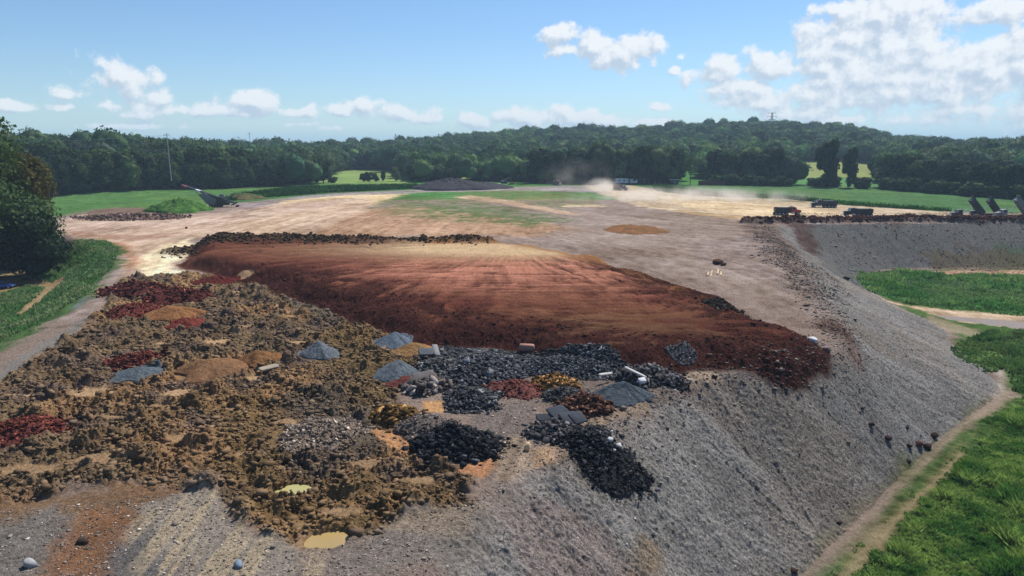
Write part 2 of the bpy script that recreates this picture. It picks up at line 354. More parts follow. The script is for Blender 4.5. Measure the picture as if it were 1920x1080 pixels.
# light sandy gaps in the churned field: x, y, rx(m), ry(m)
GAPS = [(120,690,1.6,.7),(560,640,1.4,.6),(700,660,1.5,.6),(640,705,1.3,.6),(350,820,1.8,.8),(180,860,2.2,.9),(60,880,2.4,.9),(460,850,1.4,.6),(540,790,1.5,.6),(690,870,1.6,.7),(300,760,1.2,.5),(470,610,1.4,.6),(640,960,1.5,.7),(780,900,1.6,.6),(182,735,2.8,1.4),(335,735,2.2,.9),(408,640,1.8,1.2),(490,708,1.6,.7),(300,642,.9,.5),(530,575,1.6,1.0),(435,548,1.5,1.0),(455,525,2.0,1.0),(545,592,1.4,.8),(200,780,1.5,.5),(30,742,2.0,.5),(265,790,.8,.5),(430,765,.8,.5),(390,530,1.2,.6),(600,1010,1.6,1.0),(550,920,1.2,1.2)]
PUD = [(549,918,26,12,(166,158,104)),(612,1008,36,10,(160,136,88))]
POND = UP([(1752,588),(1800,592),(1910,600),(2200,610),(2200,620),(1910,613),(1850,606),(1790,598)], LOW)
FANC = U(960, 462, 3.0); FAN2 = U(1235, 600, 2.5)
ROADL = chaikin(UP([(262,560),(272,500),(330,448),(440,420),(560,392),(680,372),(830,358),(1100,350)]), 2)
ROADR = chaikin(UP([(900,352),(1100,352),(1200,375),(1420,395),(1700,408),(2100,415)]), 2)
pts_pile = []
_cfin = lambda x, y: inside(np.array([x], np.float32), np.array([y], np.float32), CF)[0]
prs = random.Random(5); lo = CF.min(0); hi = CF.max(0)
for _ in range(9000):
    x = prs.uniform(lo[0], hi[0]); y = prs.uniform(lo[1], hi[1])
    if not _cfin(x, y): continue
    if any((x - a[0]) ** 2 + (y - a[1]) ** 2 < 3.5 ** 2 for a in pts_pile): continue
    pts_pile.append((x, y, prs.uniform(1.7, 2.9), prs.uniform(0.45, 1.25)))

FOOT = [(600,668,78),(740,645,84),(745,705,92),(262,706,78),(1165,748,122),(256,682,84),(40,812,120),(395,696,118),(487,680,80),(330,594,92),(352,612,72),(255,548,108),(335,560,108),(256,588,96),(405,530,74),(775,662,78),(770,722,90),(960,735,108),(1095,768,96),(1040,722,90),(740,790,100),(1190,430,100),(848,842,158),(795,808,120),(1115,845,140),(1160,895,90),(905,695,150),(885,755,110),(820,690,90),(1070,690,180),(1060,750,84),(1215,712,110),(1278,684,64),(800,730,96),(1040,815,100),(600,822,170),(1355,556,76),(245,408,150)]
FOOT = [(*P2G(a, b)[:2], c / F * math.hypot(*U(a, b), HC) / 2) for a, b, c in FOOT if b > 500]
def land(X, Y, full=True):
    X = np.asarray(X, np.float32).ravel(); Y = np.asarray(Y, np.float32).ravel(); N = len(X)
    r = np.hypot(X, Y); z = basez(X, Y); rid = np.zeros(N, np.int8)
    inC = inside(X, Y, CRp) & (Y < 260); inT = inside(X, Y, TOp) & (Y < 260); slope = inC & ~inT
    W1 = (fbm(X / 5, Y / 5, 1, 3) - .5) * 2; W2 = (fbm(X / 1.1, Y / 1.1, 2, 3) - .5) * 2
    warp = W1 * .75 + W2 * .35
    col = np.tile(lin(142, 124, 112), (N, 1)).astype(np.float32)
    far = r > 330; col[far] = lin(78, 120, 62)
    rg = np.zeros(N, np.float32)      # grassiness
    clod = np.zeros(N, np.float32); peb = np.full(N, .35, np.float32)
    def blend(wt, c): 
        k = wt > 0
        col[k] += (c - col[k]) * wt[k, None]
    # slope
    dC, sC = segdist(X, Y, CR) if inC.any() else (np.full(N, 99.), np.zeros(N))
    dsl = np.where(inC, dC, -dC)
    ws = ss(-3, 3, dsl + warp * 3) * (~inT) * (Y < 262)
    g1 = fbm(X / 7 + W1, Y / 7, 41, 4); stre = fbm(sC / 1.1 + W1 * 1.2, dC / 5 + W1 * .6, 44, 3)
    gul = fbm(sC / 3.2 + W1 * .5, dC / 26, 47, 3)
    cs = lin(130, 127, 122)[None, :] * (0.62 + .72 * g1[:, None]) * (.8 + .4 * gul[:, None]) * (0.8 + .4 * stre[:, None])
    warmth = ss(.45, .7, fbm(X / 11, Y / 11, 46, 3))[:, None]
    cs = cs * (1 - warmth * .8) + cs * np.array([1.06, .97, .88]) * warmth * .8
    col[:] = col + (cs - col) * (ws * .92)[:, None]
    rid[(ws > .5)] = 4; peb = np.maximum(peb, ws)
    for i, (P, zz, c, sf, wp, st) in enumerate(PAINT):
        sd = sdp(X, Y, UP(P, zz), 14)
        k = np.nonzero(sd > -13)[0]
        if len(k) == 0: continue
        sc = np.clip(r[k] / 90, .6, 3)
        wt = ss(-sf, sf, sd[k] + warp[k] * wp * np.minimum(sc, 1.6)) * st
        isg = c[1] > c[0] * 1.05
        if isg: g_ = float(c.mean()); c = (c * .72 + np.array([g_ * 1.12, g_, g_ * .8]) * .28).astype(np.float32)
        if i in (24, ): pass
        if isg and zz == 0 and .5 < st < .95 and P[0][0] > 600: wt = wt * (.25 + .75 * ss(.38, .58, fbm(X[k] / 3.5, Y[k] / 2.5, 160, 4)))
        if zz == -5: wt = wt * slope[k]
        elif zz <= LOW + .1 and not (1370 in [P[0][0]] ): wt = wt * inT[k] if isg else wt
        if isg and zz == 0 and st >= .99: rid[k[wt > .5]] = 5
        if zz <= LOW + .1 and isg: rid[k[wt > .5]] = 6
        if zz == LB: rid[k[wt > .5]] = 7
        if zz == 0 and c[0] > .42 and st > .8: rid[k[wt > .5]] = 1
        col[k] += (c - col[k]) * wt[:, None]
        if isg: rg[k] = np.maximum(rg[k], wt)
        else: rg[k] *= (1 - wt)
        if not isg: peb[k] = peb[k] * (1 - wt * .5)
        else: peb[k] *= (1 - wt)
    # churned field
    sd = sdp(X, Y, CF, 8); wc = ss(-.9, 1.1, sd + warp * 2.6); 
    k = np.nonzero(wc > 0)[0]
    pb = np.zeros(N, np.float32)
    if len(k):
        x, y = X[k], Y[k]
        b = fbm(x / 9, y / 9, 60, 3); b2 = fbm(x / 2.2, y / 2.2, 61, 3)
        base = lin(118, 98, 74)[None, :] * (1 - ss(.42, .62, b))[:, None] + lin(142, 111, 78)[None, :] * ss(.42, .62, b)[:, None]
        b3 = fbm(x / 5, y / 5, 62, 3); base = base * (1 - ss(.5, .7, b3)[:, None]) + lin(108, 90, 76)[None, :] * ss(.5, .7, b3)[:, None]; base = base * (0.66 + .75 * b2[:, None]) * 1.08
        col[k] += (base - col[k]) * wc[k, None]; rg[k] *= 1 - wc[k]; rid[k[wc[k] > .5]] = 3
        for (px_, py_, rr_, hh_) in pts_pile:
            dd = (x - px_) ** 2 + (y - py_) ** 2; kk = np.nonzero(dd < (rr_ * 1.3) ** 2)[0]
            if len(kk):
                d = np.sqrt(dd[kk]) + W2[k[kk]] * .5
                pb[k[kk]] = np.maximum(pb[k[kk]], hh_ * (1 - ss(0.1, rr_, d)))
        z += pb * wc; clod = np.maximum(clod, wc)
    # terrace of pushed red soil
    sd = sdp(X, Y, TR, 8) + warp * 1.0 + (fbm(X / 9, Y / 9, 70, 2) - .5) * 5.0; k = np.nonzero(sd > -7)[0]
    if len(k):
        x, y, s_ = X[k], Y[k], sd[k]
        back = ss(U(900, 600)[1], U(900, 450, 3)[1], y)
        ht = (1.9 + 1.3 * back) * ss(-.4, 5.5, s_ + W1[k] * .8)
        fx, fy = x - FANC[0], y - FANC[1]; fa = np.arctan2(fx, -fy); fr = np.hypot(fx, fy)
        f2x, f2y = x - FAN2[0], y - FAN2[1]; fb = np.arctan2(f2x, -f2y); f2r = np.hypot(f2x, f2y)
        use2 = ss(34, 20, f2r)
        st1 = fbm(fa * 30 + W1[k] * 1.0, fr / 5.5 + W1[k] * .8, 71, 4, .6); st2 = fbm(fb * 9 + W1[k] * 1.0, f2r / 3.2, 72, 4, .6)
        st1 = .5 + (st1 - .5) * ss(2, 22, fr); st2 = .5 + (st2 - .5) * ss(1, 12, f2r)
        hm_ = .12 + .4 * ss(8, 24, s_); st = (st1 * (1 - use2) + st2 * use2) * (1 - hm_) + hm_ * fbm(x / 13 + W1[k] * .3, y / .9 + W1[k] * .8, 73, 4, .6)
        st = np.clip((st - .5) * 2.0 + .5 + (fbm(x / 3, y / 2, 74, 3) - .5) * .45, 0, 1)
        # colour zones: cream round the top, pink, then dark red, darkest at the face
        hot = np.exp(-((x - U(985, 500, 3)[0]) / 29) ** 2 - ((y - U(985, 500, 3)[1]) / 16) ** 2)
        cream = np.exp(-((x - U(960, 468, 3)[0]) / 30) ** 2 - ((y - U(960, 466, 3)[1]) / 9.5) ** 2)
        c0 = lin(98, 55, 44)[None, :] * np.ones((len(k), 1), np.float32)
        lf = ss(.35, .65, fbm(x / 16, y / 7, 75, 3))
        c0 = c0 * (1 - lf[:, None] * .6) + lin(124, 82, 60) * lf[:, None] * .6
        c0 = c0 * (.62 + .66 * st[:, None])
        wp_ = np.clip(hot * 1.15 * (.15 + 1.5 * st), 0, 1)[:, None]
        c0 = c0 * (1 - wp_) + (lin(182, 124, 100) * (.7 + .5 * st[:, None])) * wp_
        wq = np.clip(cream * 1.7 * (.8 + .4 * st), 0, 1)[:, None] * .95
        c0 = c0 * (1 - wq) + lin(206, 176, 136) * wq
        # orange-brown strip along the back right edge
        bd, bs = segdist(x, y, UP([(830,452),(960,452),(1080,470),(1200,498),(1340,538),(1400,560)], 3.0))
        wo_ = (ss(7.5, 3, bd + W1[k] * 1.5) * .9)[:, None]
        c0 = c0 * (1 - wo_) + lin(150, 104, 64) * (.7 + .6 * fbm(bd / .8, bs / 14, 77, 3)[:, None]) * wo_
        # olive-brown fan on the right flank
        ol = np.exp(-((x - U(1200, 640, 2.5)[0]) / 13) ** 2 - ((y - U(1200, 620, 2.5)[1]) / 11) ** 2)
        wl = (np.clip(ol * 1.6, 0, 1) * ss(.25, .7, st))[:, None] * .7
        c0 = c0 * (1 - wl) + lin(116, 90, 64) * wl
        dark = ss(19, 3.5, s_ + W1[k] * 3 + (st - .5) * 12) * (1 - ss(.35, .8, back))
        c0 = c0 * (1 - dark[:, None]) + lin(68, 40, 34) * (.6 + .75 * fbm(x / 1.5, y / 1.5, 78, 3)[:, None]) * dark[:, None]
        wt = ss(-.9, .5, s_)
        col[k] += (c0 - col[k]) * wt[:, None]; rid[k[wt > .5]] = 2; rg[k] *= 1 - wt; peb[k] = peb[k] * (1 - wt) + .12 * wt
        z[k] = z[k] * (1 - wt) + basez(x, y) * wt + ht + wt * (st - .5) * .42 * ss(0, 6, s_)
        clod[k] = clod[k] * (1 - wt) + wt * np.clip(dark * .42 + .03, 0, 1)
    # rough berm along the back of the terrace and at the far edge of the fill
    for (L, hh, wd, cc) in ((CROWBERM, 1.3, 8.5, lin(92, 72, 54)), (BERM, 1.7, 4.2, lin(84, 50, 42))):
        lo_ = L.min(0) - 12; hi_ = L.max(0) + 12
        k = np.nonzero((X > lo_[0]) & (X < hi_[0]) & (Y > lo_[1]) & (Y < hi_[1]))[0]
        if len(k):
            d, s_ = segdist(X[k], Y[k], L); wt = ss(wd, wd * .45, d + W1[k] * 1.6)
            z[k] += wt * hh * (.45 + .8 * fbm(X[k] / 2.6, Y[k] / 2.6, 80, 2)); clod[k] = np.maximum(clod[k], wt)
            col[k] += (cc * (.75 + .5 * fbm(X[k] / 3, Y[k] / 3, 81, 3)[:, None]) - col[k]) * (wt * .95)[:, None]; rg[k] *= 1 - wt
            rid[k[wt > .5]] = 8
    # spill of dark soil down the far slope
    for (P, c, a) in (([(1420,424),(1500,424),(1530,446),(1540,466),(1512,460),(1480,438)], lin(84, 62, 54), .85), ([(1650,424),(1700,424),(1696,434),(1668,437)], lin(92, 76, 58), .7), ([(1560,620),(1600,660),(1640,715),(1590,690),(1540,640)], lin(104, 74, 60), .8),
                      ([(1400,425),(1470,440),(1530,520),(1440,500),(1380,450)], lin(116, 98, 86), .8), ([(1300,470),(1420,455),(1500,520),(1560,570),(1480,575),(1380,530),(1300,505)], lin(128, 112, 102), .6)):
        sd = sdp(X, Y, UP(P, -2.5), 8); k = np.nonzero(sd > -7)[0]
        if len(k):
            wt = ss(-1.5, 1.5, sd[k] + warp[k] * 4) * a; col[k] += (c - col[k]) * wt[:, None]; clod[k] = np.maximum(clod[k], wt * .35); col[k] *= 1 + wt[:, None] * (fbm(X[k] / 3, Y[k] / 3, 150, 4)[:, None] - .5) * 1.1
    for (P, zz, c, sf, wp, st) in PAINT2:
        sd = sdp(X, Y, UPG(P), 6); k = np.nonzero(sd > -5.5)[0]
        if len(k) == 0: continue
        wt = ss(-sf * .6, sf * .6, sd[k] + warp[k] * wp) * st
        wt = wt * (rid[k] != 2)
        cc = c * (.8 + .4 * fbm(X[k] / 1.4, Y[k] / 1.4, 90, 3)[:, None])
        col[k] += (cc - col[k]) * wt[:, None]
        if c[2] > c[0] * .6 or sf < .9: clod[k] *= 1 - wt * .8; z[k] -= pb[k] * wt * .75 * wc[k]
    for (gx, gy, ra, rb) in GAPS:
        c0 = U(gx, gy); dd = np.hypot((X - c0[0]) / ra, (Y - c0[1]) / rb / 1.2); k = np.nonzero(dd < 2.5)[0]
        if len(k):
            wt = ss(1.25, .7, dd[k] + W2[k] * .35); col[k] += ((lin(190, 156, 118) if gy in (735, 640, 708, 575, 548, 525, 742, 642) else lin(162, 132, 100)) - col[k]) * (wt * .9)[:, None]
            z[k] = z[k] - (pb[k] * wc[k] + .08) * wt; clod[k] *= 1 - wt
    for (fx_, fy_, fr_) in FOOT:
        dd = np.hypot(X - fx_, Y - fy_) / fr_; k = np.nonzero(dd < 1.15)[0]
        if len(k): wt = ss(1.1, .85, dd[k]); z[k] -= pb[k] * wc[k] * wt; clod[k] *= 1 - wt; pb[k] *= 1 - wt
    # machine tracks on bare light ground
    dl, sl = segdist(X, Y, ROADL); dr, sr = segdist(X, Y, ROADR)
    d_ = np.where(dl < dr, dl, dr); s_ = np.where(dl < dr, sl, sr)
    tk = (1 - rg) * (1 - ws) * (1 - wc) * (r < 420) * (Y > 95) * (rid != 2) * (rid != 8)
    tr = fbm(d_ / 1.3, s_ / 40 + W1 * .12, 95, 4); bl = fbm(X / 14, Y / 14, 96, 4)
    big = fbm(d_ / 4.5, s_ / 60, 97, 3)
    f_ = 1 + tk * (.06 + (tr - .5) * .6 + (bl - .5) * .7 + (big - .5) * .4 + (fbm(X / 1.6, Y / 2.6, 98, 4, .65) - .5) * .9)
    tint = np.stack([f_, f_ ** 1.15, f_ ** 1.35], 1)
    col *= tint
    # tracks in the foreground corner, running down-right in the picture
    fg = UP([(250,980),(410,905),(480,1010),(600,1030),(640,1110),(280,1110)]); sd = sdp(X, Y, fg, 3); k = np.nonzero(sd > -3)[0]
    if len(k):
        a_ = U(300, 1060); b_ = U(400, 930); dx, dy = b_[0] - a_[0], b_[1] - a_[1]; L_ = math.hypot(dx, dy); dx /= L_; dy /= L_
        q = (X[k] * dy - Y[k] * dx); p_ = X[k] * dx + Y[k] * dy; t_ = fbm(q / .8, p_ / 9, 99, 3); wt = ss(-1, 1, sd[k] + warp[k])
        tm = ss(.46, .62, t_)[:, None] * wt[:, None] * .85
        col[k] = col[k] * (1 - tm) + lin(176, 158, 130) * tm; z[k] += (t_ - .5) * .16 * wt
    fg = UP([(880,850),(960,770),(1150,760),(1150,860),(1010,890),(930,920),(860,900)]); sd = sdp(X, Y, fg, 3); k = np.nonzero(sd > -3)[0]
    if len(k):
        a_ = U(930, 890); b_ = U(985, 780); dx, dy = b_[0] - a_[0], b_[1] - a_[1]; L_ = math.hypot(dx, dy); dx /= L_; dy /= L_
        q = (X[k] * dy - Y[k] * dx); p_ = X[k] * dx + Y[k] * dy; t_ = fbm(q / .6, p_ / 12, 103, 2); wt = ss(-1, 1, sd[k] + warp[k])
        col[k] *= (1 + (t_[:, None] - .5) * .9 * wt[:, None]); z[k] += (t_ - .5) * .2 * wt
    # grass tone variation
    gv = fbm(X / 6, Y / 6, 110, 4); gw = fbm(X / 1.3, Y / 1.3, 111, 3); gf = fbm(X / 40, Y / 40, 112, 3)
    gm = 1 + rg * ((gv - .5) * .7 + (gw - .5) * .6); col *= gm[:, None]
    kk = rg * ss(.48, .7, gf) * .5; col[:, 0] *= 1 + kk * .5; col[:, 1] *= 1 + kk * .15
    # hills
    k = np.nonzero(r > 430)[0]
    if len(k):
        rid[k[z[k] > 1.0]] = 9
    # pale fields on the hillsides
    for P, c in HILLF:
        sd = sdp(X, Y, P, 30); k = np.nonzero(sd > -8)[0]
        if len(k): col[k] += (c * (.75 + .5 * fbm(X[k] / 22, Y[k] / 50, 120, 4)[:, None]) - col[k]) * ss(-4, 4, sd[k])[:, None]
    # relief
    near = r < 260
    k = np.nonzero((clod > .02) & near)[0]
    if len(k):
        x, y = X[k], Y[k]
        cz = (.6 * (billow(x / 2.3, y / 2.3, 130, 2) - .4) + .42 * (billow(x / .85, y / .85, 131, 2) - .4) + .2 * (billow(x / .33, y / .33, 132, 1) - .5)) * (.4 + 1.0 * ss(.3, .65, fbm(x / 5, y / 5, 135, 3)))
        z[k] += cz * clod[k] * 1.4
        col[k] *= (1 + (fbm(x / .7, y / .7, 133, 3)[:, None] - .5) * 1.1 * clod[k, None])
    k = np.nonzero(near)[0]; x, y = X[k], Y[k]
    z[k] += (fbm(x / 3.5, y / 3.5, 140, 3) - .5) * .35 * (1 - .6 * (rid[k] == 2)) + (fbm(x / .5, y / .5, 141, 2) - .5) * .11
    z[k] += ws[k] * ((gul[k] - .5) * .9 + (stre[k] - .5) * .32 + (billow(x / .6, y / .6, 142, 2) - .4) * .26 + (vn(x / .22, y / .22, 145) - .5) * .16)
    z[k] += rg[k] * (fbm(x / 1.0, y / 1.0, 143, 2) - .4) * .5
    # hollows for standing water
    for (cx, cy, a, b, _) in PUD:
        c0 = U(cx, cy); dd = np.hypot((X - c0[0]) / 1.15, (Y - c0[1]) / 1.0); k = np.nonzero(dd < 1.6)[0]
        if len(k): z[k] = z[k] + (-.55 - z[k]) * ss(1.45, .75, dd[k] + W2[k] * .75 + W1[k] * .3)
    sd = sdp(X, Y, POND, 5); k = np.nonzero(sd > -3)[0]
    if len(k): z[k] = z[k] + (LOW - .55 - z[k]) * ss(-2, .8, sd[k] + W2[k] * .7)
    return z.astype(np.float32), np.clip(col, .004, .85).astype(np.float32), rid, rg, clod, peb
def hf(pts):
    return np.array([P2G(x, y)[:2] for x, y in pts], np.float32)
_upg = {}
def UPG(P):
    key = str(P)
    if key not in _upg: _upg[key] = hf([(p[0], p[1]) for p in P])
    return _upg[key]
HILLF = [(hf([(590,344),(610,330),(640,320),(700,318),(760,322),(780,335),(770,344)]), lin(128, 150, 88)),
         (hf([(860,335),(870,308),(905,304),(930,306),(920,330),(900,338)]), lin(128, 146, 84)),
         (hf([(1262,346),(1265,304),(1320,303),(1330,346)]), lin(84, 130, 70)),
         (hf([(1462,346),(1465,302),(1530,302),(1660,308),(1655,350)]), lin(142, 150, 92)),
         (hf([(1465,346),(1470,335),(1560,332),(1655,336),(1655,350)]), lin(90, 134, 80)),
         (hf([(1420,345),(1422,300),(1432,300),(1430,345)]), lin(120, 140, 80))]
def gz(x, y):
    return float(land(np.array([x]), np.array([y]))[0][0])

# ------------------------------------------------------------------ materials
def bsdf_mat(name, col=(.5, .5, .5), rough=.6, metal=0.0, spec=.3):
    m = bpy.data.materials.new(name); m.use_nodes = True; t = NT(m.node_tree); b = t.n['Principled BSDF']
    ob = t.new('ShaderNodeTexCoord').outputs['Object']
    n = t.noise(ob, 2.5, 5, .6); n2 = t.noise(ob, 14, 3, .6)
    f = t.m('MULTIPLY_ADD', n, .5, t.m('MULTIPLY_ADD', n2, .3, .6))
    c = t.v('SCALE', (col[0], col[1], col[2])); t.put(c.node.inputs['Scale'], f)
    t.put(b.inputs['Base Color'], c); b.inputs['Roughness'].default_value = rough; b.inputs['Metallic'].default_value = metal
    b.inputs['Specular IOR Level'].default_value = spec
    return m
def soil_mat():
    m = bpy.data.materials.new('soil'); m.use_nodes = True; t = NT(m.node_tree); b = t.n['Principled BSDF']
    a = t.new('ShaderNodeAttribute', attribute_name='Col').outputs['Color']; pb_ = t.new('ShaderNodeAttribute', attribute_name='Peb').outputs['Fac']
    pos = t.new('ShaderNodeNewGeometry').outputs['Position']
    n1 = t.noise(pos, 3.2, 6, .7); n2 = t.noise(pos, .35, 5, .6)
    n3 = t.noise(pos, 9.0, 4, .7); amp = t.m('MULTIPLY_ADD', pb_, 1.3, 1.0)
    f = t.m('ADD', t.m('MULTIPLY_ADD', t.m('MULTIPLY', t.m('ADD', t.m('SUBTRACT', n1, .5), t.m('MULTIPLY_ADD', n3, .7, -.35)), amp), 1.35, .80), t.m('MULTIPLY_ADD', n2, .4, -.2))
    f = t.m('MAXIMUM', f, .12)
    c = t.v('SCALE', a); t.put(c.node.inputs['Scale'], f)
    vo = t.new('ShaderNodeTexVoronoi', feature='F1'); t.put(vo.inputs['Vector'], pos); vo.inputs['Scale'].default_value = 4.6
    rnd = t.new('ShaderNodeSeparateColor'); t.put(rnd.inputs[0], vo.outputs['Color'])
    spot = t.m('MULTIPLY', t.ramp(vo.outputs['Distance'], .34, .2), t.ramp(rnd.outputs[0], .78, .84))
    spot = t.m('MULTIPLY', spot, pb_)
    c2 = t.mix(t.m('MULTIPLY', spot, .75), c, (.42, .42, .41, 1))
    dk = t.m('MULTIPLY', t.m('MULTIPLY', t.ramp(vo.outputs['Distance'], .36, .22), t.ramp(rnd.outputs[1], .72, .8)), pb_)
    c3 = t.mix(t.m('MULTIPLY', dk, .55), c2, (.035, .033, .032, 1))
    t.put(b.inputs['Base Color'], c3); b.inputs['Roughness'].default_value = .95; b.inputs['Specular IOR Level'].default_value = .0
    bm_ = t.new('ShaderNodeBump'); bm_.inputs['Strength'].default_value = 1.0; bm_.inputs['Distance'].default_value = .22
    t.put(bm_.inputs['Height'], t.noise(pos, 4.5, 6, .75)); t.put(b.inputs['Normal'], bm_.outputs[0])
    return m
def attr_mat(name, rough=.85, spec=.15, transl=0.0):
    m = bpy.data.materials.new(name); m.use_nodes = True; t = NT(m.node_tree); b = t.n['Principled BSDF']
    a = t.new('ShaderNodeAttribute', attribute_name='Col').outputs['Color']
    oi = t.new('ShaderNodeObjectInfo').outputs['Random']
    pos = t.new('ShaderNodeNewGeometry').outputs['Position']
    n = t.noise(pos, .8, 4, .6)
    f = t.m('ADD', t.m('MULTIPLY_ADD', oi, .3, .66), t.m('MULTIPLY_ADD', n, .6, -.3))
    c = t.v('SCALE', a); t.put(c.node.inputs['Scale'], f)
    t.put(b.inputs['Base Color'], c); b.inputs['Roughness'].default_value = rough; b.inputs['Specular IOR Level'].default_value = spec
    if transl:
        tr = t.new('ShaderNodeBsdfTranslucent'); c2 = t.mix(1.0, c, (1.0, 1.12, .7, 1), 'MULTIPLY'); t.put(tr.inputs[0], c2)
        mx = t.new('ShaderNodeMixShader'); mx.inputs[0].default_value = transl
        t.l.new(b.outputs[0], mx.inputs[1]); t.l.new(tr.outputs[0], mx.inputs[2]); t.l.new(mx.outputs[0], t.n['Material Output'].inputs[0])
    return m
M_soil = soil_mat(); M_rock = attr_mat('rock', .95, .03); M_leaf = attr_mat('foliage', .8, .05, .22); M_grass = attr_mat('grass_blades', .8, .05, .25)
M_bark = bsdf_mat('bark', (.07, .055, .04), .9)
M_black = bsdf_mat('black_paint', (.028, .03, .034), .45); M_red = bsdf_mat('red_paint', (.33, .03, .028), .35, 0, .5); M_chrome = bsdf_mat('chrome', (.62, .63, .65), .3, .7)
M_glass = bsdf_mat('dark_glass', (.02, .025, .03), .08, 0, .6); M_tyre = bsdf_mat('tyre_rubber', (.02, .02, .02), .85); M_rim = bsdf_mat('rim_metal', (.45, .46, .48), .4, .5)
M_grey = bsdf_mat('grey_steel', (.16, .17, .18), .5, .3); M_white = bsdf_mat('white_paint', (.72, .73, .74), .5); M_maroon = bsdf_mat('maroon_paint', (.12, .035, .03), .6)
M_dgreen = bsdf_mat('dark_green_paint', (.02, .045, .035), .5); M_blue = bsdf_mat('blue_paint', (.03, .08, .3), .3, 0, .5); M_rust = bsdf_mat('rusty_steel', (.14, .07, .045), .8)
M_orange = bsdf_mat('orange_plastic', (.6, .15, .03), .6); M_wire = bsdf_mat('wire', (.35, .36, .38), .5)
def water_mat(name, c):
    m = bpy.data.materials.new(name); m.use_nodes = True; t = NT(m.node_tree); b = t.n['Principled BSDF']
    pos = t.new('ShaderNodeNewGeometry').outputs['Position']; n = t.noise(pos, .6, 4, .6)
    t.put(b.inputs['Base Color'], t.mix(n, (*[x * .8 for x in c], 1), (*[x * 1.15 for x in c], 1))); b.inputs['Roughness'].default_value = .2; b.inputs['Specular IOR Level'].default_value = .4
    bm_ = t.new('ShaderNodeBump'); bm_.inputs['Strength'].default_value = .15; bm_.inputs['Distance'].default_value = .05; t.put(bm_.inputs['Height'], t.noise(pos, 7, 3, .5)); t.put(b.inputs['Normal'], bm_.outputs[0])
    return m

# ------------------------------------------------------------------ the land, one sheet cut into its grounds
angs = np.concatenate([np.arange(-180, -47, 3.0), np.arange(-46, 46.01, .066), np.arange(48, 180.1, 3.0)])
angs[-1] = 180.0
def geo(a, b, k): 
    out = [a]
    while out[-1] < b: out.append(out[-1] * (1 + k))
    return out[:-1]
rad = np.array([.5, 5, 12, 20] + geo(26, 128, .0016) + geo(128, 300, .0036) + geo(300, 520, .007) + geo(520, 1700, .014) + geo(1700, 9000, .08) + [9500])
A, Rr = np.meshgrid(np.radians(angs), rad); GX = (np.sin(A) * Rr).astype(np.float32).ravel(); GY = (np.cos(A) * Rr).astype(np.float32).ravel()
print('terrain verts', GX.size)
Z, C3, RID, RG, CLOD, PEB = land(GX, GY)
nr, na = len(rad), len(angs)
i0 = (np.arange(nr - 1)[:, None] * na + np.arange(na - 1)[None, :]).ravel()
FACES = np.stack([i0, i0 + 1, i0 + 1 + na, i0 + na], 1)[:, ::-1]
fr = RID[FACES[:, 0]]
NAMES = {0: ('ground', 'bare greyish brown compacted ground of the fill plateau'), 1: ('dirt_road', 'pale sandy haul road with curving wheel tracks'), 2: ('red_soil', 'broad terrace of red and pink soil spread in fan-shaped tracks'),
         3: ('rough_ground', 'churned brown ground dumped in lumpy loads'), 4: ('gravel_slope', 'long grey gravel slope dropping to the low meadow'), 5: ('grass_field', 'green mown field between the haul road and the trees'),
         6: ('meadow', 'green low-lying meadow at the foot of the gravel slope'), 7: ('grass_bank', 'green grass bank falling away on the left'), 8: ('soil_ridge', 'low rough ridges of dark soil at the edges of the fill'), 9: ('hills', 'rising land under the woods and hillside fields')}
V = np.stack([GX, GY, Z], 1)
for k, (nm, lb) in NAMES.items():
    f = FACES[fr == k]
    if len(f) == 0: continue
    u, inv = np.unique(f, return_inverse=True)
    me = np_mesh(nm, V[u], inv.reshape(f.shape), {'Col': ('COLOR', C3[u]), 'Peb': ('FLOAT', PEB[u])}, smooth=True)
    tag(link(nm, me, M_soil), lb, kind='structure')

def flat_poly(name, P, z, mat, label, kind='structure'):
    me = bpy.data.meshes.new(name); me.from_pydata([(p[0], p[1], z) for p in P], [], [list(range(len(P)))]); me.update()
    n = me.polygons[0].normal
    if n.z < 0: me.flip_normals()
    return tag(link(name, me, mat), label, kind=kind)
for (cx, cy, a, b, cc), lb in zip(PUD, ['yellowish muddy puddle among the brown lumps', 'ochre rippled puddle at the lower edge of the brown lumps']):
    c0 = U(cx, cy); flat_poly('puddle', [(c0[0] + 1.5 * math.cos(t), c0[1] + 1.4 * math.sin(t)) for t in np.linspace(0, 6.28, 25)[:-1]], -.3, water_mat('puddle_water', lin(*cc)), lb)
_pc = POND.mean(0); flat_poly('pond', [tuple(_pc + (p - _pc) * 1.0 + np.sign(p - _pc) * np.array([2, 1.0])) for p in POND], LOW - .33, water_mat('pond_water', lin(134, 106, 66)), 'long strip of muddy tan water in the low meadow')

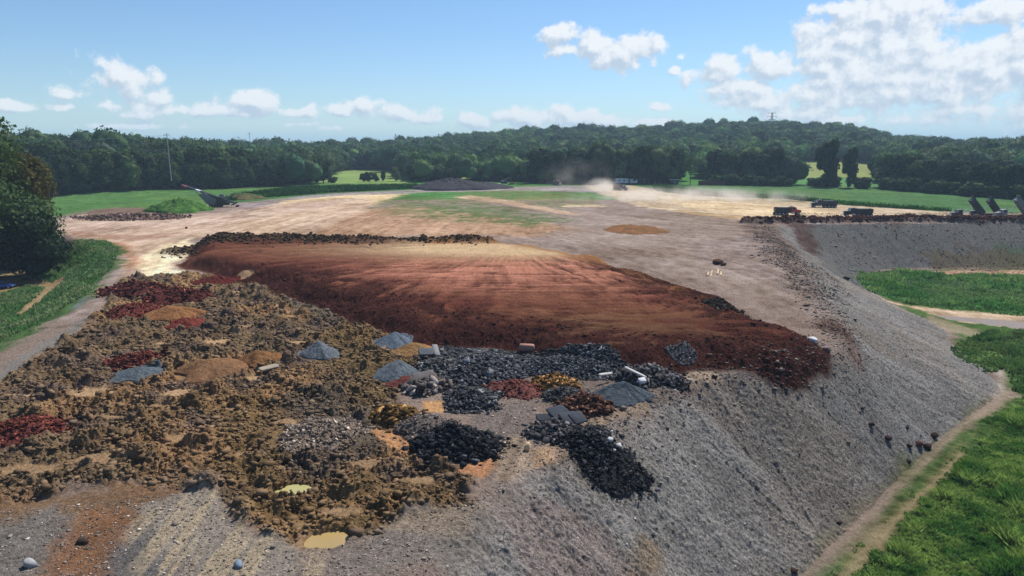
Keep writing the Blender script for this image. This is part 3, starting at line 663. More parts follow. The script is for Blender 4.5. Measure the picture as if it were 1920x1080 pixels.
# ------------------------------------------------------------------ scatter of clods, stones and grass
def ico(sub):
    bm = bmesh.new(); bmesh.ops.create_icosphere(bm, subdivisions=sub, radius=1.0)
    v = np.array([x.co[:] for x in bm.verts], np.float32); f = np.array([[x.index for x in q.verts] for q in bm.faces], np.int32); bm.free(); return v, f
ICO1, ICO2, ICO3 = ico(1), ico(2), ico(3)
CUBE = (np.array([[x, y, z] for x in (-1, 1) for y in (-1, 1) for z in (-1, 1)], np.float32), np.array([[0,1,3],[0,3,2],[4,6,7],[4,7,5],[0,4,5],[0,5,1],[2,3,7],[2,7,6],[0,2,6],[0,6,4],[1,5,7],[1,7,3]], np.int32))
def scatter_rocks(name, X, Y, size, cols, label, flat=.7, sink=.25, kind='stuff', base=ICO1, zadd=None):
    n = len(X); zz, lc, *_ = land(X, Y)
    if zadd is not None: zz = zz + zadd
    v, f = base; nv = len(v)
    sx = size * rng.uniform(.7, 1.4, n); sy = size * rng.uniform(.7, 1.4, n); sz = size * rng.uniform(.5, 1.0, n) * flat
    th = rng.uniform(0, 6.28, n); c, s = np.cos(th), np.sin(th)
    P = v[None] * (1 + rng.uniform(-.55, .5, (n, nv, 1))) if nv > 8 else v[None] * .75 * (1 + rng.uniform(-.6, .25, (n, nv, 3)))
    if nv == 8: tl = rng.uniform(-.6, .6, (n, 1)); P = np.stack([P[..., 0], P[..., 1] * np.cos(tl) - P[..., 2] * np.sin(tl), P[..., 1] * np.sin(tl) + P[..., 2] * np.cos(tl)], -1)
    px, py, pz = P[..., 0] * sx[:, None], P[..., 1] * sy[:, None], P[..., 2] * sz[:, None]
    qx = px * c[:, None] - py * s[:, None] + X[:, None]; qy = px * s[:, None] + py * c[:, None] + Y[:, None]
    qz = pz + (zz + sz * (1 - sink * 2))[:, None]
    VV = np.stack([qx, qy, qz], -1).reshape(-1, 3); FF = (f[None] + (np.arange(n) * nv)[:, None, None]).reshape(-1, 3)
    cc = np.repeat(cols, nv, 0)
    return tag(link(name, np_mesh(name, VV, FF, {'Col': ('COLOR', cc)}), M_rock), label, kind=kind)
def in_poly_pts(P, n, dens_near=True):
    lo, hi = P.min(0), P.max(0); out = []
    X = rng.uniform(lo[0], hi[0], n * 4).astype(np.float32); Y = rng.uniform(lo[1], hi[1], n * 4).astype(np.float32)
    k = inside(X, Y, P); 
    if dens_near: 
        rr = np.hypot(X, Y); k &= rng.uniform(0, 1, len(X)) < np.clip((75.0 / rr) ** 1.3, 0, 1)
    k = np.nonzero(k)[0][:n]; return X[k], Y[k]
# brown clods
X, Y = in_poly_pts(CF, 42000); sz = np.clip(rng.lognormal(-2.45, .6, len(X)), .035, .5)
cl = np.stack([lin(120, 100, 78) * k for k in rng.uniform(.5, 1.4, len(X))]); 
_, lc, *_ = land(X, Y); cl = (cl * .55 + lc * .7 * rng.uniform(.6, 1.2, (len(X), 1))).astype(np.float32)
keep = land(X, Y)[4] > .45
scatter_rocks('soil_clods', X[keep], Y[keep], sz[keep].astype(np.float32), cl[keep], 'countless brown lumps of earth over the churned ground', .8, base=CUBE)
# face of the red terrace and the two soil ridges
X, Y = in_poly_pts(TR, 22000); z_, c_0, r_, _, cd, _ = land(X, Y); k = (cd > .25) & (rng.uniform(0, 1, len(X)) < .6)
X, Y, cd, c_0 = X[k], Y[k], cd[k], c_0[k]; sz = np.clip(rng.lognormal(-2.6, .5, len(X)), .04, .4) 
scatter_rocks('red_clods', X, Y, sz.astype(np.float32), (c_0 * rng.uniform(.6, 1.4, (len(X), 1))).astype(np.float32), 'countless dark red lumps along the face of the red terrace', .8)
def along(L, n, wd):
    seg = np.hypot(*(L[1:] - L[:-1]).T); cum = np.concatenate([[0], np.cumsum(seg)]); t = rng.uniform(0, cum[-1], n)
    x = np.interp(t, cum, L[:, 0]) + rng.normal(0, wd, n); y = np.interp(t, cum, L[:, 1]) + rng.normal(0, wd, n); return x.astype(np.float32), y.astype(np.float32)
X, Y = along(BERM, 3500, 1.5); scatter_rocks('ridge_clods', X, Y, rng.uniform(.15, .6, len(X)).astype(np.float32), np.stack([lin(88, 56, 46) * k for k in rng.uniform(.5, 1.2, len(X))]), 'dark reddish lumps heaped along the far edge of the fill', .9)
X, Y = along(CROWBERM, 6500, 3.6); scatter_rocks('ridge_clods', X, Y, rng.uniform(.1, .42, len(X)).astype(np.float32), np.stack([lin(98, 78, 56) * k for k in rng.uniform(.5, 1.2, len(X))]), 'brown lumps along the back edge of the red terrace', .9)
# stones on slope and grey ground
SLP = np.vstack([CR[2:], TO[::-1][:-2]])
X, Y = in_poly_pts(SLP, 42000); sz = np.clip(rng.lognormal(-3.0, .5, len(X)), .03, .22)
g = rng.uniform(0, 1, len(X)); k1 = np.where(g > .86, rng.uniform(1.8, 3.4, len(X)), rng.uniform(.3, 1.5, len(X)))
cl = (lin(124, 120, 116)[None] * k1[:, None]).astype(np.float32); keep = rng.uniform(0, 1, len(X)) < ss(.3, .62, fbm(X / 8, Y / 8, 200, 3)) + .3
scatter_rocks('loose_stones', X[keep], Y[keep], sz[keep].astype(np.float32), cl[keep], 'scattered grey and pale stones on the gravel slope', .6, base=CUBE)
SHO = UP([(1395,428),(1470,432),(1530,470),(1600,505),(1600,560),(1540,590),(1470,560),(1420,520),(1380,460)], -1)
X, Y = in_poly_pts(SHO, 12000, False); kk = fbm(X / 6, Y / 6, 240, 4) + ss(0, 8, sdp(X, Y, SHO, 5)) * .4 > .68; X, Y = X[kk], Y[kk]; sz = np.clip(rng.lognormal(-2.7, .55, len(X)), .04, .35)
cl = (lin(104, 92, 84)[None] * rng.uniform(.35, 1.7, len(X))[:, None]).astype(np.float32)
scatter_rocks('shoulder_stones', X, Y, sz.astype(np.float32), cl, 'rough brown and grey lumps over the shoulder behind the red terrace', .7)
FSL = UP([(1480,424),(1930,422),(1930,500),(1600,505),(1560,470)], -5)
X, Y = in_poly_pts(FSL, 14000, False); sz = np.clip(rng.lognormal(-2.4, .5, len(X)), .04, .45)
cl = (lin(118, 116, 114)[None] * np.where(rng.uniform(0, 1, len(X)) > .9, 2.6, rng.uniform(.35, 1.5, len(X)))[:, None]).astype(np.float32)
scatter_rocks('loose_stones', X, Y, sz.astype(np.float32), cl, 'grey and pale stones on the far gravel slope', .6, base=CUBE)
X, Y = along(CR[10:26], 7000, 2.2); sz = np.clip(rng.lognormal(-2.6, .6, len(X)), .03, .4); cl = (lin(108, 98, 90)[None] * rng.uniform(.35, 1.8, len(X))[:, None]).astype(np.float32)
scatter_rocks('loose_stones', X, Y, sz.astype(np.float32), cl, 'brown and grey stones strewn along the upper edge of the gravel slope', .6, base=CUBE)
RUB = UP([(775,668),(830,648),(960,658),(1100,672),(1200,695),(1260,700),(1270,720),(1180,715),(1060,712),(980,705),(960,720),(930,745),(900,775),(835,775),(830,735),(840,705),(790,690)])
X, Y = in_poly_pts(RUB, 9000, False); sz = np.clip(rng.lognormal(-2.15, .5, len(X)), .05, .45)
cl = (lin(64, 65, 67)[None] * np.where(rng.uniform(0, 1, len(X)) > .88, 2.8, rng.uniform(.3, 1.6, len(X)))[:, None]).astype(np.float32)
scatter_rocks('broken_asphalt', X, Y, sz.astype(np.float32), cl, 'loose broken black asphalt strewn between the rubble heaps', .6, base=CUBE)
FGP = UP([(-100,960),(380,925),(560,1035),(800,960),(905,910),(1100,850),(1200,760),(1330,700),(1000,690),(900,780),(960,900),(860,1010),(740,1130),(-100,1130)])
X, Y = in_poly_pts(FGP, 14000); sz = np.clip(rng.lognormal(-3.3, .5, len(X)), .02, .2); g = rng.uniform(0, 1, len(X))
cl = (lin(130, 120, 110)[None] * np.where(g > .9, 2.6, rng.uniform(.35, 1.4, len(X)))[:, None]).astype(np.float32)
k = (~inside(X, Y, CF)); scatter_rocks('loose_stones', X[k], Y[k], sz[k].astype(np.float32), cl[k], 'scattered small stones on the tracked ground in front', .6, base=CUBE)

def tufts(name, X, Y, hgt, wid, cols, label, K=7, spread=.22):
    n = len(X); zz = land(X, Y)[0]
    bx = X[:, None] + rng.normal(0, 1, (n, K)) * spread * hgt[:, None] * .8; by = Y[:, None] + rng.normal(0, 1, (n, K)) * spread * hgt[:, None] * .8
    th = rng.uniform(0, 6.28, (n, K)); w_ = wid[:, None] * rng.uniform(.7, 1.3, (n, K)); h_ = hgt[:, None] * rng.uniform(.55, 1.15, (n, K))
    lx = rng.normal(0, .38, (n, K)) * h_; ly = rng.normal(0, .38, (n, K)) * h_
    a = np.stack([bx - np.cos(th) * w_, by - np.sin(th) * w_, np.broadcast_to(zz[:, None] - .05, bx.shape)], -1)
    b = np.stack([bx + np.cos(th) * w_, by + np.sin(th) * w_, np.broadcast_to(zz[:, None] - .05, bx.shape)], -1)
    m1 = np.stack([bx + lx * .45 + np.cos(th) * w_ * .8, by + ly * .45 + np.sin(th) * w_ * .8, zz[:, None] + h_ * .6], -1)
    c = np.stack([bx + lx, by + ly, zz[:, None] + h_], -1)
    VV = np.stack([a, b, m1, c], 2).reshape(-1, 3); FF = np.arange(n * K * 4).reshape(-1, 4)
    tv = rng.uniform(.6, 1.5, (n, 1, 1)); cc = np.repeat((cols[:, None, :] * tv * rng.uniform(.65, 1.35, (n, K, 1))).reshape(-1, 3), 4, 0)
    return tag(link(name, np_mesh(name, VV, FF, {'Col': ('COLOR', cc)}), M_grass), label, kind='stuff')
def gcol(X, Y, a, b, s=220, sc=5):
    t = ss(.35, .65, fbm(X / sc, Y / sc, s, 3))[:, None]; return (a[None] * (1 - t) + b[None] * t).astype(np.float32)
GR = UP([(1470,1170),(1540,1090),(1640,990),(1740,890),(1800,820),(1850,780),(1910,742),(2050,700),(2050,1200)], LOW)
X, Y = in_poly_pts(GR, 24000, False); hn = fbm(X / 3.2, Y / 3.2, 230, 3); dE = np.clip(sdp(X, Y, GR, 5) / 4, .15, 1); kk = (fbm(X / 1.6, Y / 1.6, 233, 3) * .9 + dE * .5 > .62) & (land(X, Y)[3] > .5); X, Y, hn, dE = X[kk], Y[kk], hn[kk], dE[kk]
tufts('tall_grass', X, Y, ((.3 + 1.15 * ss(.35, .65, hn) * ss(.3, .5, fbm(X / .9, Y / .9, 234, 2))) * dE).astype(np.float32), np.full(len(X), .032, np.float32), gcol(X, Y, lin(92, 134, 70), lin(158, 178, 106), 220, 2.2), 'rank tall green grass and weeds at the foot of the gravel slope', 12)
GM = UP([(1604,528),(1612,514),(1680,507),(1760,516),(1910,518),(2100,518),(2100,598),(1910,592),(1800,582),(1700,570),(1640,552)], LOW)
X, Y = in_poly_pts(GM, 9000, False); hn = fbm(X / 4, Y / 4, 231, 3)
tufts('tall_grass', X, Y, (.3 + 1.0 * ss(.4, .75, hn)).astype(np.float32), np.full(len(X), .12, np.float32), gcol(X, Y, lin(96, 138, 80), lin(132, 158, 102), 221, 9), 'green grass on the low island between the sandy strips', 6)
GM2 = UP([(1780,660),(1800,640),(1850,625),(1910,622),(2100,625),(2100,760),(1900,735),(1885,690),(1860,700),(1800,690)], LOW)
X, Y = in_poly_pts(GM2, 6000, False); hn = fbm(X / 4, Y / 4, 232, 3)
tufts('tall_grass', X, Y, (.25 + .7 * ss(.4, .75, hn)).astype(np.float32), np.full(len(X), .09, np.float32), gcol(X, Y, lin(98, 136, 78), lin(136, 158, 100), 222, 6), 'patchy green grass where the gravel slope meets the meadow', 6)
GL = UP([(-120,720),(-10,690),(90,632),(165,590),(215,532),(228,498),(200,475),(140,478),(-100,480)], -4)
X, Y = in_poly_pts(GL, 14000, False); kk = land(X, Y)[3] > .6; X, Y = X[kk], Y[kk]
tufts('bank_grass', X, Y, rng.uniform(.2, .6, len(X)).astype(np.float32), np.full(len(X), .1, np.float32), gcol(X, Y, lin(100, 138, 84), lin(138, 152, 110), 223, 5), 'green grass covering the bank beside the churned ground', 5)
# weedy verges along the fields
VB = UP([(385,384),(450,366),(560,352),(780,348),(785,353),(620,361),(450,374)]); X, Y = in_poly_pts(VB, 5000, False)
tufts('verge_weeds', X, Y, rng.uniform(.6, 2.2, len(X)).astype(np.float32), np.full(len(X), .28, np.float32), gcol(X, Y, lin(50, 92, 44), lin(72, 116, 54), 224, 9), 'dark green weeds along the left field edge', 5, .5)
VB = UP([(1225,346),(1262,352),(1330,362),(1480,370),(1600,382),(1780,395),(1780,397),(1590,385),(1470,373),(1300,367),(1230,358)]); X, Y = in_poly_pts(VB, 5000, False)
tufts('verge_weeds', X, Y, rng.uniform(.4, 1.8, len(X)).astype(np.float32), np.full(len(X), .28, np.float32), gcol(X, Y, lin(50, 92, 44), lin(74, 118, 56), 225, 9), 'green weeds along the edge of the right-hand field', 5, .5)

# ------------------------------------------------------------------ dumped piles: each a thing
def mound(name, cx, cy, wpx, hm, col, label, cat='soil pile', lump=.12, lsc=.5, z0=0.0, asp=.9, rot=0.0, frag=0, fcol=None, fsize=.18, sharp=1.0, col2=None, group=None, slabs=0):
    c0 = U(cx, cy, z0) if (z0 or cy < 480) else P2G(cx, cy)[:2]; dist = math.hypot(c0[0], c0[1], HC - z0); ra = wpx / F * dist / 2; rb = ra * asp
    nt, nr_ = 120, 44; th = np.linspace(0, 2 * math.pi, nt, endpoint=False); rr = np.linspace(0, 1.12, nr_)
    T, Q = np.meshgrid(th, rr); wob = 1 + .42 * (fbm(np.cos(T) * 1.5 + cx, np.sin(T) * 1.5 + cy, 300, 4) - .5) * 2
    col = np.array(col) * np.array([1.05, 1, .94]) if 'rubble' in name else col
    lx = np.cos(T) * Q * ra * wob; ly = np.sin(T) * Q * rb * wob; cs, sn = math.cos(rot), math.sin(rot)
    X = (lx * cs - ly * sn + c0[0]).ravel().astype(np.float32); Y = (lx * sn + ly * cs + c0[1]).ravel().astype(np.float32); q = Q.ravel()
    zb = basez(X, Y); zl = land(X, Y)[0]
    if abs(z0) > .5 or name == 'stockpile': zb = zl
    prof = np.clip(1.06 - np.sqrt(q * q + .03), 0, 1) ** sharp; prof = prof * (.8 + .4 * fbm(X / 1.2, Y / 1.2, 301, 2))
    zz = zb * 1.0 + hm * prof + (q < 1.0) * lump * 2.2 * (billow(X / lsc, Y / lsc, 302, 2) - .35) * ss(1.05, .85, q)
    zz = np.maximum(zz, zl - .1 + .25 * ss(1.02, .9, q)) ; zz = np.where(q > .98, np.minimum(zb, zl) - .25, zz)
    F_ = []
    for i in range(nr_ - 1):
        a = i * nt + np.arange(nt); b = i * nt + (np.arange(nt) + 1) % nt; F_.append(np.stack([a, b, b + nt, a + nt], 1)[:, ::-1])
    F_ = np.concatenate(F_)[:, ::-1]
    cc = col[None] * (.75 + .5 * fbm(X / .6, Y / .6, 303, 3)[:, None])
    if col2 is not None: t = ss(.4, .6, fbm(X / 1.1, Y / 1.1, 304, 2))[:, None]; cc = cc * (1 - t) + col2[None] * t
    VV = np.stack([X - c0[0], Y - c0[1], zz], 1); base_z = float(zb.mean()); VV[:, 2] -= base_z
    VV[:, 2] = VV[:, 2]
    if frag == 0:
        o = link(name, np_mesh(name, VV, F_, {'Col': ('COLOR', cc), 'Peb': ('FLOAT', np.full(len(VV), .3))}, smooth=True), M_soil)
        o.location = (c0[0], c0[1], base_z)
    else:
        # fragments merged into the pile's own mesh (the pile is one heap)
        n = int(frag * 2.3); fsize *= .82; u = np.sqrt(rng.uniform(0, 1, n)) * 1.1; t = rng.uniform(0, 6.28, n); ix = (np.clip(np.round(u / 1.12 * (nr_ - 1)), 0, nr_ - 1).astype(int) * nt + (t / (2 * math.pi) * nt).astype(int) % nt)
        P0 = VV[ix] + rng.normal(0, .08, (n, 3)) * np.array([1, 1, .2]); P0 += (u > 1.0)[:, None] * np.concatenate([rng.normal(0, .35, (n, 2)), np.full((n, 1), .22)], 1); v, f = CUBE; nv = len(v)
        box = v * .8
        s = np.clip(rng.lognormal(math.log(fsize), .45, n), .03, fsize * 3.2); dims = np.stack([s * rng.uniform(.7, 1.7, n), s * rng.uniform(.5, 1.1, n), s * rng.uniform(.2, .6, n)], 1)
        e = rng.normal(0, .55, (n, 3)); e[:, 2] = rng.uniform(0, 6.28, n); Rm = np.array([np.array(Euler(x).to_matrix()) for x in e])
        W = np.einsum('nij,nkj->nki', Rm, box[None] * dims[:, None, :] * (1 + rng.uniform(-.35, .2, (n, nv, 3)))) + (P0 + np.stack([0 * s, 0 * s, s * .35], 1))[:, None, :]
        fc = (fcol if fcol is not None else col) * np.array([1.05, 1, .93]); k = np.where(rng.uniform(0, 1, n) > .88, rng.uniform(1.8, 3.6, n), rng.uniform(.25, 1.3, n)) * (.75 if 'rubble' in name and fc[0] < .12 else 1.0)
        W = W.reshape(-1, 3); FF = (f[None] + (np.arange(n) * nv)[:, None, None]).reshape(-1, 3)
        tri = np.concatenate([F_[:, [0, 1, 2]], F_[:, [0, 2, 3]]])
        cols = np.concatenate([cc, np.repeat(fc[None] * k[:, None], nv, 0)])
        o = link(name, np_mesh(name, np.vstack([VV, W]), np.vstack([tri, FF + len(VV)]), {'Col': ('COLOR', np.clip(cols, 0, .75)), 'Peb': ('FLOAT', np.full(len(VV) + len(W), .3))}), M_rock)
        o.location = (c0[0], c0[1], base_z)
    return tag(o, label, cat, group)
G_grey = lin(112, 118, 124); G_red = lin(106, 58, 50); G_dk = lin(46, 48, 52)
mound('gravel_pile', 600, 668, 78, 1.9, G_grey, 'smooth blue-grey conical gravel pile alone among brown lumps', 'gravel pile', .03, .3)
mound('gravel_pile', 740, 645, 84, 1.5, lin(104, 114, 124), 'rounded blue-grey gravel pile just below the red terrace face', 'gravel pile', .03, .3)
mound('gravel_pile', 745, 705, 92, 1.9, lin(108, 116, 122), 'blue-grey gravel pile beside the black rubble, nearer than its twin', 'gravel pile', .03, .3)
mound('gravel_pile', 262, 706, 78, 1.0, lin(96, 106, 112), 'low grey gravel heap half buried beyond the sandy gap on the left', 'gravel pile', .04, .4, asp=1.0)
mound('gravel_pile', 1165, 748, 122, 1.7, lin(86, 94, 100), 'dark grey fine gravel pile with white planks along its top', 'gravel pile', .03, .3, asp=.8)
mound('soil_pile', 256, 682, 84, 1.1, G_red, 'red lumpy soil pile among brown lumps, left of the orange mound', 'soil pile', .2, .7, frag=350, fcol=lin(98, 56, 48), fsize=.14)
mound('soil_pile', 40, 812, 120, 1.3, lin(110, 64, 57), 'bright red lumpy soil pile cut by the left edge of the view', 'soil pile', .2, .7, frag=500, fcol=lin(108, 60, 52), fsize=.14)
mound('soil_pile', 395, 696, 118, 1.6, lin(136, 102, 74), 'smooth orange-brown mound in the middle of the churned ground', 'soil pile', .05, .5)
mound('soil_pile', 487, 680, 80, 1.4, lin(138, 100, 66), 'small tan-brown mound right of the larger orange-brown one', 'soil pile', .08, .5)
mound('soil_pile', 330, 594, 92, 1.7, lin(148, 104, 68), 'ochre orange mound with a flat top beside the dark red piles', 'soil pile', .05, .5, sharp=.8)
mound('soil_pile', 352, 612, 72, 1.2, lin(124, 62, 52), 'red pile in front of the ochre mound', 'soil pile', .14, .5)
mound('soil_pile', 255, 548, 108, 2.0, lin(80, 44, 40), 'dark red pile at the top left corner of the churned ground', 'soil pile', .18, .8, frag=300, fcol=lin(82, 46, 40), fsize=.2)
mound('soil_pile', 335, 560, 108, 2.0, lin(84, 44, 40), 'dark red pile beside the pale sandy road end', 'soil pile', .18, .8, frag=300, fcol=lin(84, 46, 40), fsize=.2)
mound('soil_pile', 256, 588, 96, 1.5, lin(106, 56, 48), 'red pile below the dark one on the left crest', 'soil pile', .18, .8, frag=300, fcol=lin(92, 52, 44), fsize=.14)
mound('soil_pile', 405, 530, 74, 1.3, lin(96, 46, 40), 'dark red pile touching the left end of the red terrace', 'soil pile', .16, .7)
mound('soil_pile', 775, 662, 78, 1.2, lin(150, 116, 78), 'pale ochre smooth mound in front of the rounded gravel pile', 'soil pile', .05, .5)
mound('soil_pile', 770, 722, 90, .8, lin(112, 66, 60), 'low dusky red pile in front of the nearer gravel pile', 'soil pile', .06, .5, asp=.8)
mound('soil_pile', 960, 735, 108, 1.0, lin(116, 74, 68), 'low red patch of soil enclosed by black rubble', 'soil pile', .1, .5, frag=200, fcol=lin(120, 72, 64), fsize=.1)
mound('soil_pile', 1095, 768, 96, 1.3, lin(84, 62, 52), 'dark brown lumpy pile next to the gravel pile with planks', 'soil pile', .2, .7, frag=300, fcol=lin(90, 66, 56), fsize=.2)
mound('soil_pile', 1040, 722, 90, 1.0, lin(128, 98, 58), 'mustard brown pile behind the small black rubble', 'soil pile', .18, .7, frag=200, fcol=lin(120, 92, 58), fsize=.17)
mound('soil_pile', 740, 790, 100, 1.3, lin(112, 90, 56), 'olive brown lumpy pile beside the wet tan ground', 'soil pile', .22, .8, frag=200, fcol=lin(110, 86, 54), fsize=.2)
mound('soil_pile', 1190, 430, 100, .7, lin(148, 100, 70), 'low orange patch of soil alone on the grey plateau', 'soil pile', .05, .8, asp=1.5, col2=lin(118, 92, 60))
mound('rubble_pile', 848, 842, 158, 2.1, G_dk, 'black asphalt rubble pile standing alone in front', 'rubble pile', .12, .5, frag=1500, fcol=lin(58, 61, 66), fsize=.15)
mound('rubble_pile', 795, 808, 120, 1.4, lin(110, 102, 98), 'grey stony pile right behind the lone black pile', 'rubble pile', .12, .5, frag=400, fcol=lin(116, 108, 104), fsize=.1)
mound('rubble_pile', 1115, 845, 140, 1.3, G_dk, 'black asphalt rubble pile topped with white lumps', 'rubble pile', .1, .5, frag=900, fcol=lin(62, 65, 70), fsize=.13, rot=-.5, asp=.75)
mound('rubble_pile', 1160, 895, 90, .7, G_dk, 'black rubble tail spilling downhill from the pile with white lumps', 'rubble pile', .08, .5, frag=400, fcol=lin(70, 72, 76), fsize=.1, rot=-.9, asp=1.6)
mound('rubble_pile', 905, 695, 150, 1.4, lin(66, 68, 72), 'broad black and grey rubble heap under the red terrace face', 'rubble pile', .15, .6, frag=1600, fcol=lin(92, 95, 102), fsize=.17, asp=1.3)
mound('rubble_pile', 885, 755, 110, 1.1, lin(58, 60, 64), 'black rubble heap running down toward the lone black pile', 'rubble pile', .12, .6, frag=800, fcol=lin(84, 87, 92), fsize=.14)
mound('rubble_pile', 820, 690, 90, 1.1, lin(66, 66, 66), 'rubble heap of black lumps and pale slabs beside the gravel pile', 'rubble pile', .12, .5, frag=600, fcol=lin(96, 98, 100), fsize=.15)
mound('rubble_pile', 1070, 690, 180, 1.2, lin(64, 67, 74), 'long dark grey rubble bank along the foot of the red face', 'rubble pile', .1, .5, frag=1300, fcol=lin(88, 92, 100), fsize=.12, asp=.7)
mound('rubble_pile', 1060, 750, 84, .9, lin(60, 60, 62), 'small black rubble pile between brown soil piles', 'rubble pile', .1, .5, frag=500, fcol=lin(80, 82, 86), fsize=.13)
mound('rubble_pile', 1215, 712, 110, 1.4, lin(62, 60, 60), 'black slab pile behind the gravel pile with planks', 'rubble pile', .12, .5, frag=600, fcol=lin(84, 84, 88), fsize=.2)
mound('rubble_pile', 1278, 684, 64, 1.1, lin(84, 84, 88), 'small dark grey heap pressed against the red face at right', 'rubble pile', .06, .4, frag=200, fcol=lin(90, 90, 96), fsize=.09)
mound('rubble_pile', 800, 730, 96, .9, lin(138, 124, 118), 'pale pinkish grey heap of flat slabs beside the red pile', 'rubble pile', .08, .5, frag=160, fcol=lin(120, 114, 112), fsize=.25)
mound('rubble_pile', 1040, 815, 100, .9, lin(92, 88, 88), 'grey heap carrying large cracked asphalt slabs', 'rubble pile', .1, .5, frag=500, fcol=lin(84, 84, 88), fsize=.15)
mound('rubble_pile', 600, 822, 170, 1.0, lin(112, 100, 90), 'wide grey-brown stony heap among the ochre lumps', 'rubble pile', .12, .6, frag=900, fcol=lin(120, 110, 102), fsize=.1)
mound('rubble_pile', 1355, 556, 76, .8, lin(62, 56, 46), 'dark heap of debris on the right shoulder of the red terrace', 'rubble pile', .12, .6, frag=300, fcol=lin(70, 64, 56), fsize=.16, z0=3.0)
mound('rubble_pile', 245, 408, 150, 1.0, lin(108, 86, 76), 'long brown and black debris strip below the left field', 'rubble pile', .2, 1.2, frag=600, fcol=lin(100, 84, 78), fsize=.3, asp=.7)
mound('stockpile', 845, 354, 150, 6.6, lin(74, 72, 76), 'large dark grey gravel stockpile beyond the haul road', 'stockpile', .1, 1.5, asp=.8, sharp=.75)
mound('stockpile', 905, 352, 120, 3.6, lin(78, 76, 80), 'lower tail of dark gravel right of the large stockpile', 'stockpile', .1, 1.5, asp=.7, sharp=.8)
mound('grass_mound', 338, 395, 120, 5.0, lin(84, 118, 54), 'green weedy mound beside the screening machine', 'mound', .3, 1.2, asp=.8, sharp=.75, col2=lin(66, 104, 48))
mound('soil_mound', 462, 372, 76, 2.6, lin(112, 96, 66), 'brownish mound behind the right end of the screening machine', 'mound', .15, 1.2, asp=.8, sharp=.8, col2=lin(80, 100, 56))

# ------------------------------------------------------------------ distinct boulders and slabs
def boulder(px, py, wpx, col, label, z0=0.0, flat=.6, cat='boulder', name='boulder', up=0.0, slab=False, dims=None, rz=None, group=None, tilt=0.0):
    c0 = P2G(px, py)[:2]; dist = math.hypot(c0[0], c0[1], HC - z0); s = wpx / F * dist / 2
    g = gz(*c0); v, f = ICO2; P = v.copy(); a = rng.uniform(0, 9)
    if slab: P = np.sign(P) * np.abs(P) ** .28; P *= 1 + rng.uniform(-.05, .05, (len(P), 1))
    else: P *= (1 + rng.uniform(-.06, .06, (len(P), 1))) * (1 + .7 * (fbm(P[:, 0] * 1.4 + a, P[:, 1] * 1.4 + P[:, 2] * 1.9, 400, 3)[:, None] - .5) * 2)
    if not slab:
        for _ in range(14):
            nn = rng.normal(0, 1, 3); nn /= np.linalg.norm(nn); P = P - np.maximum(0, P @ nn - rng.uniform(.55, .85))[:, None] * nn
    dm = dims if dims else (s, s * rng.uniform(.7, 1), s * flat); P = P * np.array(dm)
    me = np_mesh(name, P, f, {'Col': ('COLOR', np.tile(col, (len(P), 1)) * rng.uniform(.85, 1.15, (len(P), 1)))})
    o = link(name, me, M_rock); o.location = (c0[0], c0[1], g + dm[2] * .55 + up); o.rotation_euler = (tilt, rng.uniform(-.1, .1), rng.uniform(0, 6.28) if rz is None else rz)
    return tag(o, label, cat, group)
DK = lin(62, 46, 42); WH = lin(205, 205, 205)
boulder(1521, 658, 26, WH, 'white flat boulder on the shoulder of the gravel slope', -.5)
boulder(1549, 662, 20, lin(150, 128, 124), 'pinkish grey rock just right of the white boulder', -1)
boulder(1632, 806, 14, DK, 'dark boulder alone high on the gravel slope', -7)
boulder(1665, 826, 16, DK, 'dark boulder below the highest one on the gravel slope', -8)
boulder(1722, 844, 19, lin(92, 66, 60), 'reddish brown boulder, left of the pair at the slope foot', -10)
boulder(1736, 846, 18, DK, 'dark boulder, right of the pair at the slope foot', -10)
boulder(1751, 824, 17, DK, 'dark boulder beside the sandy ditch above the pair', -10.5)
boulder(1704, 843, 12, DK, 'small dark boulder just left of the pair at the slope foot', -10)
boulder(1703, 867, 12, DK, 'small dark boulder in the grass tuft at the slope foot', -10.7)
boulder(1573, 986, 12, DK, 'small dark boulder on the sandy track beside the tall grass', -11)
boulder(1487, 1075, 16, DK, 'dark boulder at the bottom end of the sandy track', -10.5)
boulder(1700, 810, 9, DK, 'tiny dark boulder halfway up to the ditch bend', -9.5)
boulder(57, 1062, 26, lin(150, 150, 150), 'pale grey rock in the bottom left corner')
boulder(155, 1026, 20, lin(72, 62, 54), 'dark wedge-shaped rock on the orange ground at bottom left')
boulder(989, 850, 15, lin(198, 172, 138), 'tan upright rock on the tracked ground between the black piles', flat=1.4)
boulder(448, 1075, 20, lin(140, 156, 170), 'bluish grey rock at the bottom edge of the view')
boulder(350, 428, 7, DK, 'small dark clod alone on the pale road')
boulder(988, 660, 30, lin(168, 128, 112), 'pinkish block lying against the foot of the red face', slab=True, dims=(1.0, .5, .45), rz=.05)
boulder(1587, 523, 16, lin(54, 50, 46), 'dark boulder near the tip of the green meadow', -8)
for (x, y, wp, lb) in ((1143, 855, 15, 'white lump, left one on the black rubble'), (1160, 858, 16, 'white lump, right one on the black rubble'), (1150, 870, 11, 'white lump, lowest on the black rubble'), (1146, 843, 9, 'white lump, topmost on the black rubble')):
    boulder(x, y, wp, WH, lb, cat='rubble lump', name='rubble_lump', up=.95, flat=.5)
